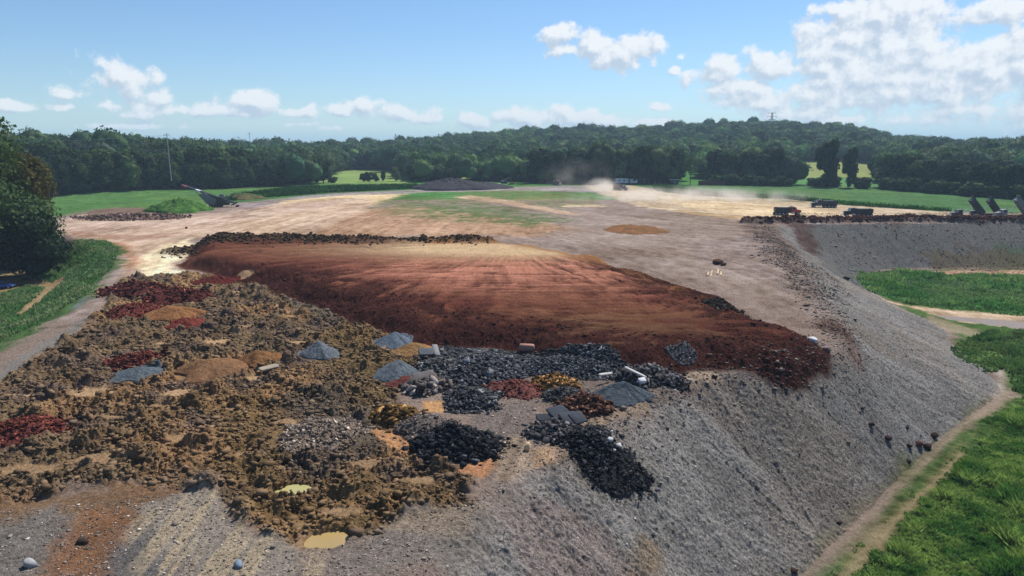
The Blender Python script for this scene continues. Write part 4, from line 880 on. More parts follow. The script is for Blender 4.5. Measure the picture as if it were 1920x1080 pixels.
for (x, y, d, rz, c, lb, up) in ((1135, 722, (.95, .17, .1), .55, lin(196, 192, 184), 'white plank left of the dark gravel pile', .9), (1190, 722, (1.7, .14, .1), -.95, lin(200, 198, 192), 'long white plank down the back of the dark gravel pile', 1.3), (1203, 738, (.4, .35, .2), .3, WH, 'white block at the right end of the long plank', 1.0),
                         (505, 702, (1.3, .35, .15), .95, lin(170, 158, 140), 'pale slab standing out of the brown lumps', .5), (818, 672, (.35, 1.2, .12), .3, lin(140, 138, 136), 'pale slab on top of the black rubble beside the gravel pile', .9), (800, 676, (1.0, .7, .12), .2, lin(94, 96, 100), 'grey slab leaning on the black rubble', .8),
                         (1048, 788, (1.1, .9, .12), .6, lin(74, 78, 84), 'upper cracked asphalt slab on the grey heap', .7), (1068, 800, (1.0, .8, .12), .5, lin(80, 84, 90), 'lower cracked asphalt slab on the grey heap', .65), (1083, 796, (.7, .8, .1), .5, lin(76, 80, 86), 'right-hand cracked asphalt slab on the grey heap', .6),
                         (795, 722, (1.3, .7, .15), .4, lin(110, 104, 102), 'large flat slab on the pinkish grey heap', .7), (1020, 795, (.8, .5, .1), .2, lin(70, 72, 78), 'small asphalt slab left of the cracked ones', .6)):
    boulder(x, y, 10, c, lb, cat='slab', name='concrete_slab' if c[0] > .3 else 'asphalt_slab', slab=True, dims=d, rz=rz, up=up, tilt=.35)
for i, (x, y) in enumerate(((1328, 512), (1334, 513), (1346, 511), (1352, 512))):
    boulder(x, y, 4, lin(196, 172, 140), 'pale narrow plank on grey ground behind the red terrace, one of four', cat='plank', name='plank', slab=True, dims=(3.4, .16, .08), rz=1.25, group='four pale planks behind the terrace')
boulder(1345, 494, 24, lin(78, 56, 44), 'dark brown heap of waste behind the four planks', cat='boulder', flat=.5, name='waste_heap')
boulder(1357, 497, 16, lin(70, 54, 44), 'smaller dark waste lump right of the waste heap', cat='boulder', flat=.5, name='waste_heap')

# ------------------------------------------------------------------ mesh kit for machines
class MB:
    def __init__(s): s.bm = bmesh.new()
    def box(s, c, d, rot=None, taper=1.0):
        r = bmesh.ops.create_cube(s.bm, size=1.0); vs = r['verts']
        for v in vs:
            v.co = Vector((v.co.x * d[0], v.co.y * d[1] , v.co.z * d[2]))
            if taper != 1.0 and v.co.z > 0: v.co.x *= taper; v.co.y *= taper
            if rot: v.co.rotate(Euler(rot))
            v.co += Vector(c)
        return s
    def cyl(s, c, r, h, axis='Y', seg=20, r2=None):
        q = bmesh.ops.create_cone(s.bm, cap_ends=True, segments=seg, radius1=r, radius2=r if r2 is None else r2, depth=h)
        for v in q['verts']:
            if axis == 'Y': v.co.rotate(Euler((math.pi / 2, 0, 0)))
            elif axis == 'X': v.co.rotate(Euler((0, math.pi / 2, 0)))
            v.co += Vector(c)
        return s
    def bar(s, a, b, w, h=None):
        a, b = Vector(a), Vector(b); d = b - a; q = bmesh.ops.create_cube(s.bm, size=1.0); rot = d.to_track_quat('X', 'Z').to_matrix()
        for v in q['verts']: v.co = rot @ Vector((v.co.x * d.length, v.co.y * w, v.co.z * (h or w))) + (a + b) / 2
        return s
    def prism(s, prof, y0, y1):
        a = [s.bm.verts.new((p[0], y0, p[1])) for p in prof]; b = [s.bm.verts.new((p[0], y1, p[1])) for p in prof]; n = len(prof)
        s.bm.faces.new(a[::-1]); s.bm.faces.new(b)
        for i in range(n): s.bm.faces.new((a[i], a[(i + 1) % n], b[(i + 1) % n], b[i]))
        return s
    def build(s, name, mat, parent=None, bevel=.0):
        bmesh.ops.recalc_face_normals(s.bm, faces=s.bm.faces)
        if bevel: bmesh.ops.bevel(s.bm, geom=s.bm.edges[:], offset=bevel, segments=1, affect='EDGES')
        me = bpy.data.meshes.new(name); s.bm.to_mesh(me); s.bm.free(); return link(name, me, mat, parent)

def dump_truck(px, py, heading, label, paint, bedmat, tilt=0.0, L=10.0, zup=0.0, tail=None, group='dump trucks working on the fill', xy=None):
    c = U(px, py) if xy is None else xy; g = gz(*c) + zup
    t = empty('dump_truck', (c[0], c[1], g), heading); tag(t, label, 'dump truck', group)
    hb = L / 2                                       # front at +x
    m = MB(); m.box((0, .42, .95), (L - .8, .12, .28)); m.box((0, -.42, .95), (L - .8, .12, .28))
    for x in (-3.6, -1.5, .5, 2.4): m.box((x, 0, .95), (.15, .8, .2))
    m.build('chassis', M_black, t)
    MB().prism([(hb - 3.6, 1.15), (hb - 1.75, 1.15), (hb - 1.75, 2.0), (hb - 2.05, 2.95), (hb - 2.3, 3.05), (hb - 3.6, 3.05)], -1.1, 1.1).build('cab', paint, t, .05)
    MB().prism([(hb - 1.98, 2.1), (hb - 1.72, 2.1), (hb - 2.02, 2.88), (hb - 2.2, 2.88)], -.95, .95).build('windscreen', M_glass, t)
    for s in (-1, 1):
        MB().box((hb - 2.75, s * 1.11, 2.45), (.95, .03, .7)).build('side_window', M_glass, t)
        MB().bar((hb - 1.9, s * 1.3, 2.1), (hb - 1.9, s * 1.3, 2.75), .08, .2).build('mirror', M_chrome, t)
        MB().cyl((hb - 3.72, s * .95, 2.4), .09, 2.2, 'Z', 10).build('exhaust_stack', M_chrome, t)
        MB().cyl((hb - 3.1, s * 1.0, .85), .32, 1.3, 'X', 14).build('fuel_tank', M_chrome, t)
        MB().box((hb - .05, s * .85, 1.25), (.08, .3, .2)).build('headlight', M_white, t)
    MB().prism([(hb - 1.8, 1.05), (hb - .05, 1.05), (hb - .05, 1.75), (hb - .25, 1.95), (hb - 1.8, 2.15)], -.8, .8).build('hood', paint, t, .05)
    MB().box((hb, 0, 1.4), (.06, .9, .7)).build('grille', M_chrome, t)
    MB().box((hb + .1, 0, .75), (.25, 2.4, .35)).build('bumper', M_chrome, t, .03)
    for s in (-1, 1):
        fd = MB(); fd.prism([(hb - 1.75, 1.0), (hb - 1.55, 1.35), (hb - .7, 1.35), (hb - .4, 1.0)], s * .8 if s > 0 else -1.2, 1.2 if s > 0 else -.8)
        fd.build('fender', paint, t)
    for x in (hb - 1.1, -.1, -1.6, -2.95, -4.25):
        for s in (-1, 1):
            wh = MB(); wh.cyl((x, s * 1.03, .52), .52, .36, 'Y', 20); w_ = wh.build('wheel', M_tyre, t)
            MB().cyl((x, s * 1.2, .52), .28, .06, 'Y', 14).build('rim', M_rim, w_)
    # bed hinged at the rear
    hx, hz = -hb + .5, 1.25; p = Matrix.Translation((hx, 0, hz)) @ Matrix.Rotation(-tilt, 4, 'Y')
    b = MB(); BL = L - 4.1
    b.box((BL / 2, 0, .1), (BL, 2.3, .12)); 
    for s in (-1, 1):
        b.box((BL / 2, s * 1.17, .82), (BL, .08, 1.5)); b.box((BL / 2, s * 1.2, 1.58), (BL, .16, .12))
        for k in range(7): b.box((.25 + k * (BL - .4) / 6, s * 1.24, .8), (.1, .08, 1.4))
        b.box((BL / 2, s * .5, -.08), (BL, .15, .2))
    b.box((BL - .04, 0, 1.0), (.08, 2.4, 1.8)); b.box((BL + .35, 0, 1.85), (.9, 2.3, .08))
    bed = b.build('bed', bedmat, t); bed.matrix_local = p
    tg = MB().box((-.05, 0, .85), (.08, 2.4, 1.5)).build('tailgate', tail or bedmat, bed); tg.rotation_euler = (0, tilt * .9, 0) if tilt else (0, 0, 0)
    if tilt > .1:
        top = p @ Vector((BL * .75, 0, 0)); MB().bar((1.2, 0, 1.1), tuple(top), .2).build('hoist', M_chrome, t)
    else:
        ld = MB(); ld.box((BL / 2, 0, 1.35), (BL - .3, 2.2, .5), None, .6); l_ = ld.build('cover', M_black, bed)
    return t
dump_truck(1475, 403, -.10, 'red-cabbed dump truck with black bed driving right on the haul road', M_red, M_black)
dump_truck(1545, 389, math.pi - .05, 'all-black dump truck driving left beside the green field', M_black, M_black, L=11)
dump_truck(1608, 416, math.pi - .18, 'black dump truck with red tailgate waiting behind the soil ridge', M_black, M_black, tail=M_red, xy=U(1608, 410), zup=.7)
dump_truck(1812, 411, math.pi - .12, 'dump truck with raised black bed, leftmost of the three tipping', M_black, M_black, tilt=.86, L=10.5, xy=U(1810, 409))
dump_truck(1840, 409, math.pi - .12, 'dump truck with raised black bed, middle of the three tipping', M_black, M_black, tilt=.9, L=9.5, xy=U(1842, 405.5))
dump_truck(1885, 411, math.pi - .08, 'dump truck with raised grey bed, rightmost of the three at the edge', M_grey, M_grey, tilt=.9, L=10.5, xy=U(1893, 408.5))
dump_truck(1045, 347, -1.25, 'distant truck heading toward us on the road crest through dust', M_maroon, M_grey, L=9.5)
dump_truck(1163, 357, -.7, 'pale distant truck inside the dust plume', M_grey, M_rust, L=9.5)

# screening machine with a long inclined conveyor
def screener():
    c = U(408, 388); g = gz(*c); t = empty('screening_machine', (c[0], c[1], g), .0)
    tag(t, 'black screening machine with a long red-tipped conveyor rising left', 'screening machine')
    k = .2                                           # metres per photo px here
    def q(x, y, d=0): return ((x - 408) * k, d, (388 - y) * k)
    a, b = Vector(q(446, 380)), Vector(q(338, 343)); 
    MB().bar(a, b, 1.3, .5).build('conveyor', M_black, t)
    for s in (-1, 1):
        m = MB(); m.bar(a + Vector((0, s * .75, .35)), b + Vector((0, s * .75, .35)), .12)
        for i in range(14): u = a.lerp(b, i / 13); m.bar(u + Vector((0, s * .75, -.3)), u + Vector((0, s * .75, .4)), .08)
        m.build('side_rail', M_grey, t)
    MB().bar(b + Vector((-.2, 0, 0)), b + (a - b).normalized() * 2.2, 1.5, .7).build('conveyor_head', M_red, t)
    u = a.lerp(b, .66); MB().bar(u, u + (b - a).normalized() * 2.0, 1.6, .75).build('cover', M_white, t)
    MB().prism([q(372, 362)[::2], q(384, 358)[::2], q(410, 372)[::2], q(404, 384)[::2], q(388, 380)[::2]], -1.3, 1.3).build('screen_box', M_grey, t, .05)
    MB().prism([q(386, 362)[::2], q(400, 364)[::2], q(428, 374)[::2], q(428, 384)[::2], q(402, 384)[::2]], -1.1, 1.1).build('hopper', M_black, t, .05)
    MB().box(q(412, 381), (8.5, 1.8, 1.1)).build('chassis', M_dgreen, t, .05)
    for s in (-1, 1):
        tr = MB(); tr.box((q(405, 386)[0], s * 1.1, .45), (5, .5, .8)); o = tr.build('track', M_tyre, t, .12)
        for i in range(4): MB().cyl((q(405, 386)[0] - 1.8 + i * 1.2, s * 1.38, .45), .3, .06, 'Y', 12).build('roller', M_grey, o)
    MB().bar(q(424, 372, .5), q(442, 358, 2.5), .7, .3).build('side_conveyor', M_grey, t)
    MB().box(q(419, 364, .4), (1.8, 1.5, 1.1)).build('engine_box', M_grey, t, .05)
    MB().bar(q(362, 352), q(386, 380), .25).build('support_strut', M_grey, t); MB().bar(q(438, 384), q(452, 378), .9, .5).build('feed_conveyor', M_rust, t)
    for s in (-1, 1): w_ = MB().cyl((q(450, 385)[0], s * .8, .45), .45, .3, 'Y', 18).build('wheel', M_tyre, t); MB().cyl((q(450, 385)[0], s * .97, .45), .24, .05, 'Y', 12).build('rim', M_red, w_)
    return t
screener()

# site offices and containers beyond the road
def trailer(px, py, Lm, Wm, Hm, mat, name, label, cat, wins=0, rz=0.0, doors=0, open_top=False, winmat=None):
    c = U(px, py); g = gz(*c); t = empty(name, (c[0], c[1], g), rz); tag(t, label, cat)
    if open_top:
        m = MB(); m.box((0, 0, .35), (Lm, Wm, .1))
        for s in (-1, 1): m.box((0, s * Wm / 2, Hm / 2 + .2), (Lm, .1, Hm)); m.box((s * Lm / 2, 0, Hm / 2 + .2), (.1, Wm, Hm)); 
        for i in range(9):
            x = -Lm / 2 + .3 + i * (Lm - .6) / 8; m.box((x, -Wm / 2 - .08, Hm / 2 + .2), (.12, .1, Hm))
        m.build('container_body', mat, t); 
        for s in (-1, 1): MB().cyl((s * Lm * .4, -Wm * .45, .18), .17, .2, 'Y', 12).build('wheel', M_tyre, t)
        MB().box((0, -Wm / 2 - .1, Hm + .2), (Lm, .14, .14)).build('top_rail', M_rust, t)
        return t
    MB().box((0, 0, Hm / 2 + .5), (Lm, Wm, Hm)).build('wall', mat, t, .04)
    MB().box((0, 0, Hm + .58), (Lm + .3, Wm + .3, .14)).build('roof', M_white, t)
    MB().box((0, 0, .3), (Lm * .9, Wm * .8, .4)).build('underframe', M_black, t)
    for i in range(wins):
        x = -Lm / 2 + (i + .7) * Lm / (wins + .4)
        w_ = MB().box((x, -Wm / 2 - .03, Hm * .58 + .5), (1.25, .06, .95)).build('window', M_white, t); MB().box((x, -Wm / 2 - .07, Hm * .58 + .5), (1.1, .04, .8)).build('pane', M_glass, w_)
    for i in range(doors):
        x = Lm * (.12 + .3 * i); d = MB().box((x, -Wm / 2 - .03, 1.55), (.95, .06, 2.05)).build('door', M_grey, t); MB().box((x + .35, -Wm / 2 - .1, 1.5), (.1, .08, .1)).build('handle', M_chrome, d)
    return t
trailer(1174, 344.5, 14.5, 3.2, 3.0, M_white, 'site_office', 'long white site office trailer with dark windows under the trees', 'site office', 4, 0, 1)
trailer(1206, 344.5, 5, 2.6, 2.4, M_dgreen, 'storage_container', 'dark green storage container right of the white office', 'container', 0, 0, 1)
trailer(1263, 346, 5.5, 2.6, 2.6, M_dgreen, 'small_shed', 'small dark shed with a pale roof near the lone tree', 'shed', 1, .1, 1)
trailer(1322, 347.5, 8.2, 2.4, 2.6, M_maroon, 'open_container', 'dark open-top container in the field, left of two', 'container', open_top=True)
trailer(1347, 347.5, 8.2, 2.4, 2.6, M_rust, 'open_container', 'rusty red open-top container in the field, right of two', 'container', open_top=True)
def traffic_post(px, py, label):
    c = U(px, py); g = gz(*c); t = empty('marker_post', (c[0], c[1], g)); tag(t, label, 'post')
    MB().cyl((0, 0, 1.2), .12, 2.4, 'Z', 8).build('post', M_orange, t); MB().box((0, 0, .08), (.7, .7, .16)).build('base', M_tyre, t); MB().cyl((0, 0, 1.7), .14, .3, 'Z', 8).build('reflective_band', M_white, t)
traffic_post(1229, 345, 'orange marker post, left of two by the trees'); traffic_post(1237, 345, 'orange marker post, right of two by the trees')
def excavator(px, py, label, mat, rz=0.0):
    c = U(px, py); g = gz(*c); t = empty('excavator', (c[0], c[1], g), rz); tag(t, label, 'excavator')
    for s in (-1, 1): MB().prism([(-1.9, .3), (-1.6, 0), (1.6, 0), (1.9, .3), (1.6, .75), (-1.6, .75)], s * 1.2 - .28, s * 1.2 + .28).build('track', M_tyre, t)
    MB().prism([(-2.0, .9), (1.3, .9), (1.3, 1.6), (.2, 1.9), (-2.0, 1.9)], -1.25, 1.25).build('body', mat, t, .05)
    cb_ = MB().prism([(.2, 1.5), (1.5, 1.5), (1.3, 2.9), (.2, 2.9)], -1.2, -.2).build('cab', mat, t, .04); MB().box((.85, -1.22, 2.25), (.9, .04, .9)).build('window', M_glass, cb_)
    m = MB(); m.bar((1.2, .3, 1.6), (3.2, .3, 4.0), .35, .5); m.bar((3.2, .3, 4.0), (4.7, .3, 3.6), .3, .45); m.build('boom', mat, t)
    MB().bar((4.7, .3, 3.7), (5.3, .3, 1.6), .28, .35).build('stick', mat, t); MB().prism([(4.9, 1.6), (5.8, 1.5), (5.7, .6), (5.1, .5)], -.3, .9).build('bucket', M_black, t)
excavator(945, 344, 'small excavator beside scrap at the far side of the stockpile', M_grey, .3)
for (x, y, wp, c, lb) in ((922, 345, 18, lin(120, 116, 112), 'grey scrap heap left of the small excavator'), (960, 346, 16, lin(76, 70, 66), 'dark scrap heap right of the small excavator'), (935, 347, 12, lin(170, 164, 160), 'pale broken slab in front of the excavator'), (1110, 346, 14, lin(90, 82, 78), 'low dark heap beside the dusty road bend'), (1150, 344, 10, lin(190, 184, 176), 'small white heap left of the white site office')):
    boulder(x, y, wp, c, lb, cat='scrap heap', name='scrap_heap', flat=.35)

# blue car in the shade on the left
def car():
    c = U(6, 541, LLOW); g = gz(*c); t = empty('parked_car', (c[0], c[1], g), .25); tag(t, 'blue car in the tree shade, cut by the left edge of the view', 'car')
    MB().prism([(-2.2, .35), (2.2, .35), (2.25, .75), (1.2, .98), (-2.1, 1.0), (-2.25, .7)], -.88, .88).build('body', M_blue, t, .05)
    MB().prism([(-1.8, .98), (1.0, .98), (.35, 1.48), (-1.2, 1.5)], -.78, .78).build('cabin', M_glass, t, .04)
    MB().prism([(-1.25, 1.49), (.4, 1.47), (.3, 1.56), (-1.1, 1.57)], -.74, .74).build('roof', M_blue, t)
    for x in (-1.35, 1.4):
        for s in (-1, 1): w_ = MB().cyl((x, s * .82, .34), .34, .22, 'Y', 18).build('wheel', M_tyre, t); MB().cyl((x, s * .94, .34), .2, .03, 'Y', 12).build('rim', M_rim, w_)
    for s in (-1, 1): MB().box((2.2, s * .62, .68), (.08, .35, .15)).build('headlight', M_white, t)
car()

# transmission tower and poles
def tower(px, top_py, Dm, Hm, label):
    a = math.atan2((px - 960) / F, math.cos(R(PITCH))); x, y = math.sin(a) * Dm, math.cos(a) * Dm; d = pxdir(px, top_py); zt = HC + d.z / math.hypot(d.x, d.y) * Dm
    t = empty('transmission_tower', (x, y, zt - Hm)); tag(t, label, 'transmission tower')
    m = MB(); n = 7
    def w_(u): return 3.6 * (1 - u) + .7 * u
    for i in range(n):
        u0, u1 = i / n, (i + 1) / n; r0, r1 = w_(u0), w_(u1); z0, z1 = u0 * Hm, u1 * Hm
        for k in range(4):
            c0 = [(-1, -1), (1, -1), (1, 1), (-1, 1)][k]; c1 = [(-1, -1), (1, -1), (1, 1), (-1, 1)][(k + 1) % 4]
            A_ = (c0[0] * r0, c0[1] * r0, z0); B_ = (c0[0] * r1, c0[1] * r1, z1); C_ = (c1[0] * r1, c1[1] * r1, z1); D_ = (c1[0] * r0, c1[1] * r0, z0)
            m.bar(A_, B_, .32); m.bar(A_, C_, .2); m.bar(D_, B_, .2); m.bar(B_, C_, .2)
    m.build('lattice', M_grey, t)
    for u, wd in ((.98, 6.5), (.84, 8), (.7, 6.5)):
        z = u * Hm; c = MB()
        for s in (-1, 1): c.bar((0, 0, z), (s * wd, 0, z + .5), .4); c.bar((0, 0, z + 1.4), (s * wd, 0, z + .5), .3)
        arm = c.build('cross_arm', M_grey, t)
        for s in (-1, 1): MB().cyl((s * wd * .95, 0, z - .6), .22, 1.8, 'Z', 8).build('insulator', M_black, arm)
tower(1423, 212, 1290, 38, 'lattice transmission tower rising above the wood on the ridge')
def pole(px, top_py, Dm, Hm, label):
    a = math.atan2((px - 960) / F, math.cos(R(PITCH))); x, y = math.sin(a) * Dm, math.cos(a) * Dm; d = pxdir(px, top_py); zt = HC + d.z / math.hypot(d.x, d.y) * Dm
    t = empty('utility_pole', (x, y, zt - Hm)); tag(t, label, 'utility pole')
    MB().cyl((0, 0, Hm / 2), .3, Hm, 'Z', 10, .2).build('post', M_wire, t)
    ar = MB().box((0, -.25, Hm - 1.0), (3.2, .22, .25)).build('cross_arm', M_wire, t)
    for s in (-1.4, 0, 1.4): MB().cyl((s, -.25, Hm - .7), .1, .4, 'Z', 8).build('insulator', M_grey, ar)
    return (x, y, zt)
pA = pole(342, 250, 430, 26, 'pale tall utility pole against the wood on the left'); pole(490, 248, 700, 26, 'thin distant utility pole right of the tall one')
pole(470, 256, 720, 18, 'faint short utility pole just left of the thin distant one')
def wire(a, b, label, sag=2.0):
    n = 40; P = [Vector(a).lerp(Vector(b), i / n) - Vector((0, 0, sag * 4 * (i / n) * (1 - i / n))) for i in range(n + 1)]
    m = MB()
    for i in range(n): m.bar(P[i], P[i + 1], .1)
    tag(m.build('power_line', M_wire), label, 'power line', 'power lines crossing in front of the left wood')
for dz, zz, lb in ((0, 0, 'topmost thin power line in front of the left wood'), (-3.6, .5, 'middle thin power line in front of the left wood'), (-7.5, .9, 'lowest thin power line in front of the left wood')):
    wire((pA[0] - .3, pA[1] - .8, pA[2] - 1.2 + dz), (-330, 300, 26 + dz + zz), lb)

# ------------------------------------------------------------------ trees
def crown_mesh(name, seed, n, R_, Hh, leaf, col, dens_core=True, narrow=1.0, gappy=.0, lobes=12, lo_cut=-.9):
    rg_ = np.random.default_rng(seed)
    L = []                                            # lobes
    for i in range(lobes):
        a = rg_.uniform(0, 6.28); e = rg_.uniform(lo_cut, 1.0); rr = rg_.uniform(.35, .72) * math.sqrt(max(.15, 1 - (e * .75) ** 2))
        L.append((math.cos(a) * rr * R_, math.sin(a) * rr * R_, e * Hh * .62, rg_.uniform(.3, .52)))
    L.append((0, 0, 0, .72)); L.append((0, 0, Hh * .45, .5)); L.append((R_ * .2, 0, -Hh * .6, .5))
    per = n // len(L); P = []; Nn = []
    for (x, y, z, s) in L:
        d = rg_.normal(0, 1, (per, 3)); d /= np.linalg.norm(d, axis=1)[:, None]; d[:, 2] = np.where(d[:, 2] < -.5, -d[:, 2], d[:, 2])
        rad_ = rg_.uniform(.72, 1.06, per)[:, None]
        P.append(np.array([x, y, z]) + d * rad_ * np.array([R_ * s, R_ * s, Hh * s * .8])); Nn.append(d)
    P = np.concatenate(P); Nn = np.concatenate(Nn); n = len(P)
    Nn = Nn + rg_.normal(0, .55, (n, 3)); Nn /= np.linalg.norm(Nn, axis=1)[:, None]
    t1 = np.cross(Nn, rg_.normal(0, 1, (n, 3))); t1 /= np.linalg.norm(t1, axis=1)[:, None]; t2 = np.cross(Nn, t1)
    s = (leaf * rg_.uniform(.5, 1.25, n))[:, None]; 
    V = np.stack([P - t1 * s - t2 * s * .6, P + t1 * s * .5 - t2 * s, P + t1 * s + t2 * s * .7, P - t1 * s * .4 + t2 * s], 1)
    V = V.reshape(-1, 3); FF = np.arange(len(V)).reshape(-1, 4)
    cl = np.repeat(col[None] * rg_.uniform(.65, 1.4, (n, 1)) * (1 + rg_.normal(0, .06, (n, 3))), 4, 0)
    tri = np.concatenate([FF[:, [0, 1, 2]], FF[:, [0, 2, 3]]])
    if dens_core:
        v, f = ICO2; vs = []; fs = []; off = len(V)
        for (x, y, z, s_) in L: vs.append(v * (1 + rg_.uniform(-.2, .15, (len(v), 1))) * np.array([R_ * s_, R_ * s_, Hh * s_ * .8]) * .7 + np.array([x, y, z])); fs.append(f + off); off += len(v)
        vs = np.concatenate(vs); V = np.vstack([V, vs]); tri = np.vstack([tri] + fs); cl = np.vstack([cl, np.repeat(col[None] * .85, len(vs), 0)])
    V[:, 0] *= narrow; V[:, 1] *= narrow
    return np_mesh(name, V, tri, {'Col': ('COLOR', np.clip(cl, 0.003, 1))})
def trunk_mesh(name, h, r, seed, spread):
    rr = random.Random(seed); bm = bmesh.new()
    def limb(a, b, r0, r1):
        d = b - a; q = bmesh.ops.create_cone(bm, cap_ends=True, segments=8, radius1=r0, radius2=r1, depth=d.length); rot = d.to_track_quat('Z', 'X').to_matrix()
        for v in q['verts']: v.co = rot @ v.co + (a + b) / 2
    limb(Vector((0, 0, -.5)), Vector((0, 0, h * .55)), r, r * .6); limb(Vector((0, 0, h * .54)), Vector((.1, .1, h * .95)), r * .6, r * .15)
    for i in range(7):
        a = rr.uniform(0, 6.28); z = h * rr.uniform(.3, .6); limb(Vector((0, 0, z)), Vector((math.cos(a) * spread, math.sin(a) * spread, z + h * rr.uniform(.12, .3))), r * .35, r * .08)
    me = bpy.data.meshes.new(name); bm.to_mesh(me); bm.free(); me.materials.append(M_bark); return me
TC = {'dark': lin(68, 90, 56, .95), 'mid': lin(90, 114, 66, .95), 'pale': lin(120, 136, 86, 1.0), 'deep': lin(58, 78, 52, .9)}
# templates are 20 m tall; crowns centred at 0
TEMPL = {}
for kn, cc in TC.items():
    TEMPL[kn] = [crown_mesh('crown', 500 + i + hash(kn) % 1 * 7 + len(kn) * 31 + ord(kn[0]), 2600, 6.4, 9.0, .48, cc) for i in range(3)]
TEMPL['narrow'] = [crown_mesh('crown', 561, 1600, 5.5, 10.5, .6, TC['deep'], narrow=.8)]
TEMPL['bush'] = [crown_mesh('crown', 571, 500, 2.6, 2.4, .4, TC['dark'])]
TEMPL['airy'] = [crown_mesh('crown', 581, 520, 6.0, 7.5, .5, TC['mid'], dens_core=False)]
for l in TEMPL.values():
    for me in l: me.materials.append(M_leaf)
TRUNKS = [trunk_mesh('trunk', 17, .38, i, 4.0) for i in range(3)]
def tree(x, y, z, hgt, kind, label, group=None, wide=1.0, name='broadleaf_tree', bushy=False):
    t = empty(name, (x, y, z), random.uniform(0, 6.28)); tag(t, label, 'tree' if not bushy else 'shrub', group)
    k = hgt / 20.0; me = random.choice(TEMPL[kind])
    if bushy:
        s = hgt / 4.4; c = link('crown', me, None, t); c.scale = (s * wide, s * wide, s); c.location = (0, 0, hgt * .5); u = link('trunk', TRUNKS[0], None, t); u.scale = (.25 * k * 3, .25 * k * 3, hgt / 20); return t
    cz = {'narrow': 10.2, 'airy': 12.5}.get(kind, 9.0)
    c = link('crown', me, None, t); c.scale = (k * wide, k * wide, k * random.uniform(.95, 1.08)); c.location = (0, 0, cz * k)
    u = link('trunk', random.choice(TRUNKS), None, t); u.scale = (k * wide, k * wide, k)
    return t
ORD = 'first second third fourth fifth sixth seventh eighth ninth tenth eleventh twelfth'.split()
def row(x0, y0, x1, y1, n, h0, h1, kinds, label, group, wide=(.9, 1.25), depth=6, **kw):
    for i in range(n):
        lab = label if (n > 12 or n < 2) else '%s %s' % (ORD[i], label)
        u = (i + random.uniform(.35, .65)) / n; px, py = x0 + (x1 - x0) * u, y0 + (y1 - y0) * u
        gx, gy, g = P2G(px, py); d = math.hypot(gx, gy); k = 1 + random.uniform(0, depth) / d; gx *= k; gy *= k
        hp = random.uniform(h0, h1); h = hp / F * math.hypot(gx, gy)
        tree(gx, gy, float(basez(np.array([gx]), np.array([gy]))[0]) - .2, h, random.choice(kinds), lab, group, random.uniform(*wide), **kw)
random.seed(21)
row(100, 361, 475, 349, 24, 60, 80, ['dark', 'dark', 'mid'], 'broadleaf tree in the front row of the left wood', 'trees fronting the left wood', depth=8)
row(30, 364, 110, 360, 5, 75, 95, ['dark'], 'tall dark tree just right of the big near tree, at the wood edge', 'tall trees beside the big near tree')
row(480, 347, 612, 343, 11, 42, 58, ['mid', 'mid', 'dark'], 'mid green tree where the left wood meets the pale hillside field', 'trees at the right end of the left wood')
row(675, 342, 712, 341, 3, 17, 22, ['dark'], 'dark small tree in the clump in the middle of the pale hillside field', 'clump in the pale field', wide=(1.1, 1.5))
row(738, 340, 750, 340, 1, 28, 30, ['pale'], 'pale small tree right of the clump in the hillside field', None)
row(718, 341, 720, 341, 1, 24, 25, ['dark'], 'small upright tree between the clump and the pale tree', None, wide=(.7, .8))
row(768, 340, 868, 337, 8, 34, 50, ['dark', 'deep'], 'dark tree behind the large gravel stockpile', 'trees behind the stockpile')
row(885, 338, 1005, 341, 10, 26, 42, ['mid', 'dark', 'deep'], 'tree in the uneven row between stockpile and dusty road', 'trees between stockpile and road')
row(1000, 343, 1265, 345, 17, 52, 76, ['deep', 'deep', 'dark'], 'tall dark tree in the big stand behind the white site office', 'tall stand behind the site office', wide=(1.0, 1.35))
row(1325, 344, 1480, 347, 12, 48, 70, ['deep', 'dark'], 'dark tree in the stand behind the two open containers', 'stand behind the open containers', wide=(.9, 1.2))
row(1470, 348, 1490, 348, 2, 34, 40, ['deep'], 'lower dark tree ending the stand behind the containers', 'stand end trees')
row(1655, 352, 1715, 354, 5, 56, 66, ['dark', 'mid'], 'bushy tree at the left end of the right-hand tree line', 'left end of the right tree line', wide=(1.0, 1.2))
row(1712, 355, 1925, 374, 20, 44, 62, ['deep', 'deep', 'dark'], 'dark tree in the right-hand tree line above the green field', 'right-hand tree line', wide=(1.1, 1.4), depth=3)
row(1650, 355, 1925, 376, 34, 8, 24, ['bush'], 'dark undergrowth shrub at the foot of the right-hand tree line', 'undergrowth of the right tree line', name='shrub', bushy=True, wide=(1.2, 1.8), depth=2)
row(1330, 347, 1485, 350, 16, 7, 20, ['bush'], 'dark undergrowth shrub behind the open containers', 'undergrowth behind the containers', name='shrub', bushy=True, wide=(1.2, 1.8), depth=2)
row(1690, 338, 1930, 342, 16, 40, 54, ['pale', 'mid', 'mid'], 'pale green tree in the grove behind the right-hand tree line', 'pale grove at right', wide=(1.0, 1.3), depth=40)
def one(px, py, hp, kind, label, wide=1.0, **kw):
    gx, gy, g = P2G(px, py); tree(gx, gy, g - .2, hp / F * math.hypot(gx, gy), kind, label, None, wide, **kw)
one(1294, 347, 56, 'airy', 'lone thin-crowned tree in the gap beside the small shed', .75)
one(1548, 350, 78, 'narrow', 'tall dark upright tree in the field hedge, larger of two', 1.15)
one(1590, 352, 66, 'narrow', 'slimmer dark upright tree in the field hedge, right of the larger', .85)
row(1515, 349, 1570, 351, 6, 12, 22, ['bush'], 'dark shrub at the foot of the two upright trees', 'shrubs under the upright trees', name='shrub', bushy=True, wide=(1.0, 1.5))
one(1606, 353, 18, 'bush', 'round dark shrub, left of two right of the upright trees', 1.2, name='shrub', bushy=True)
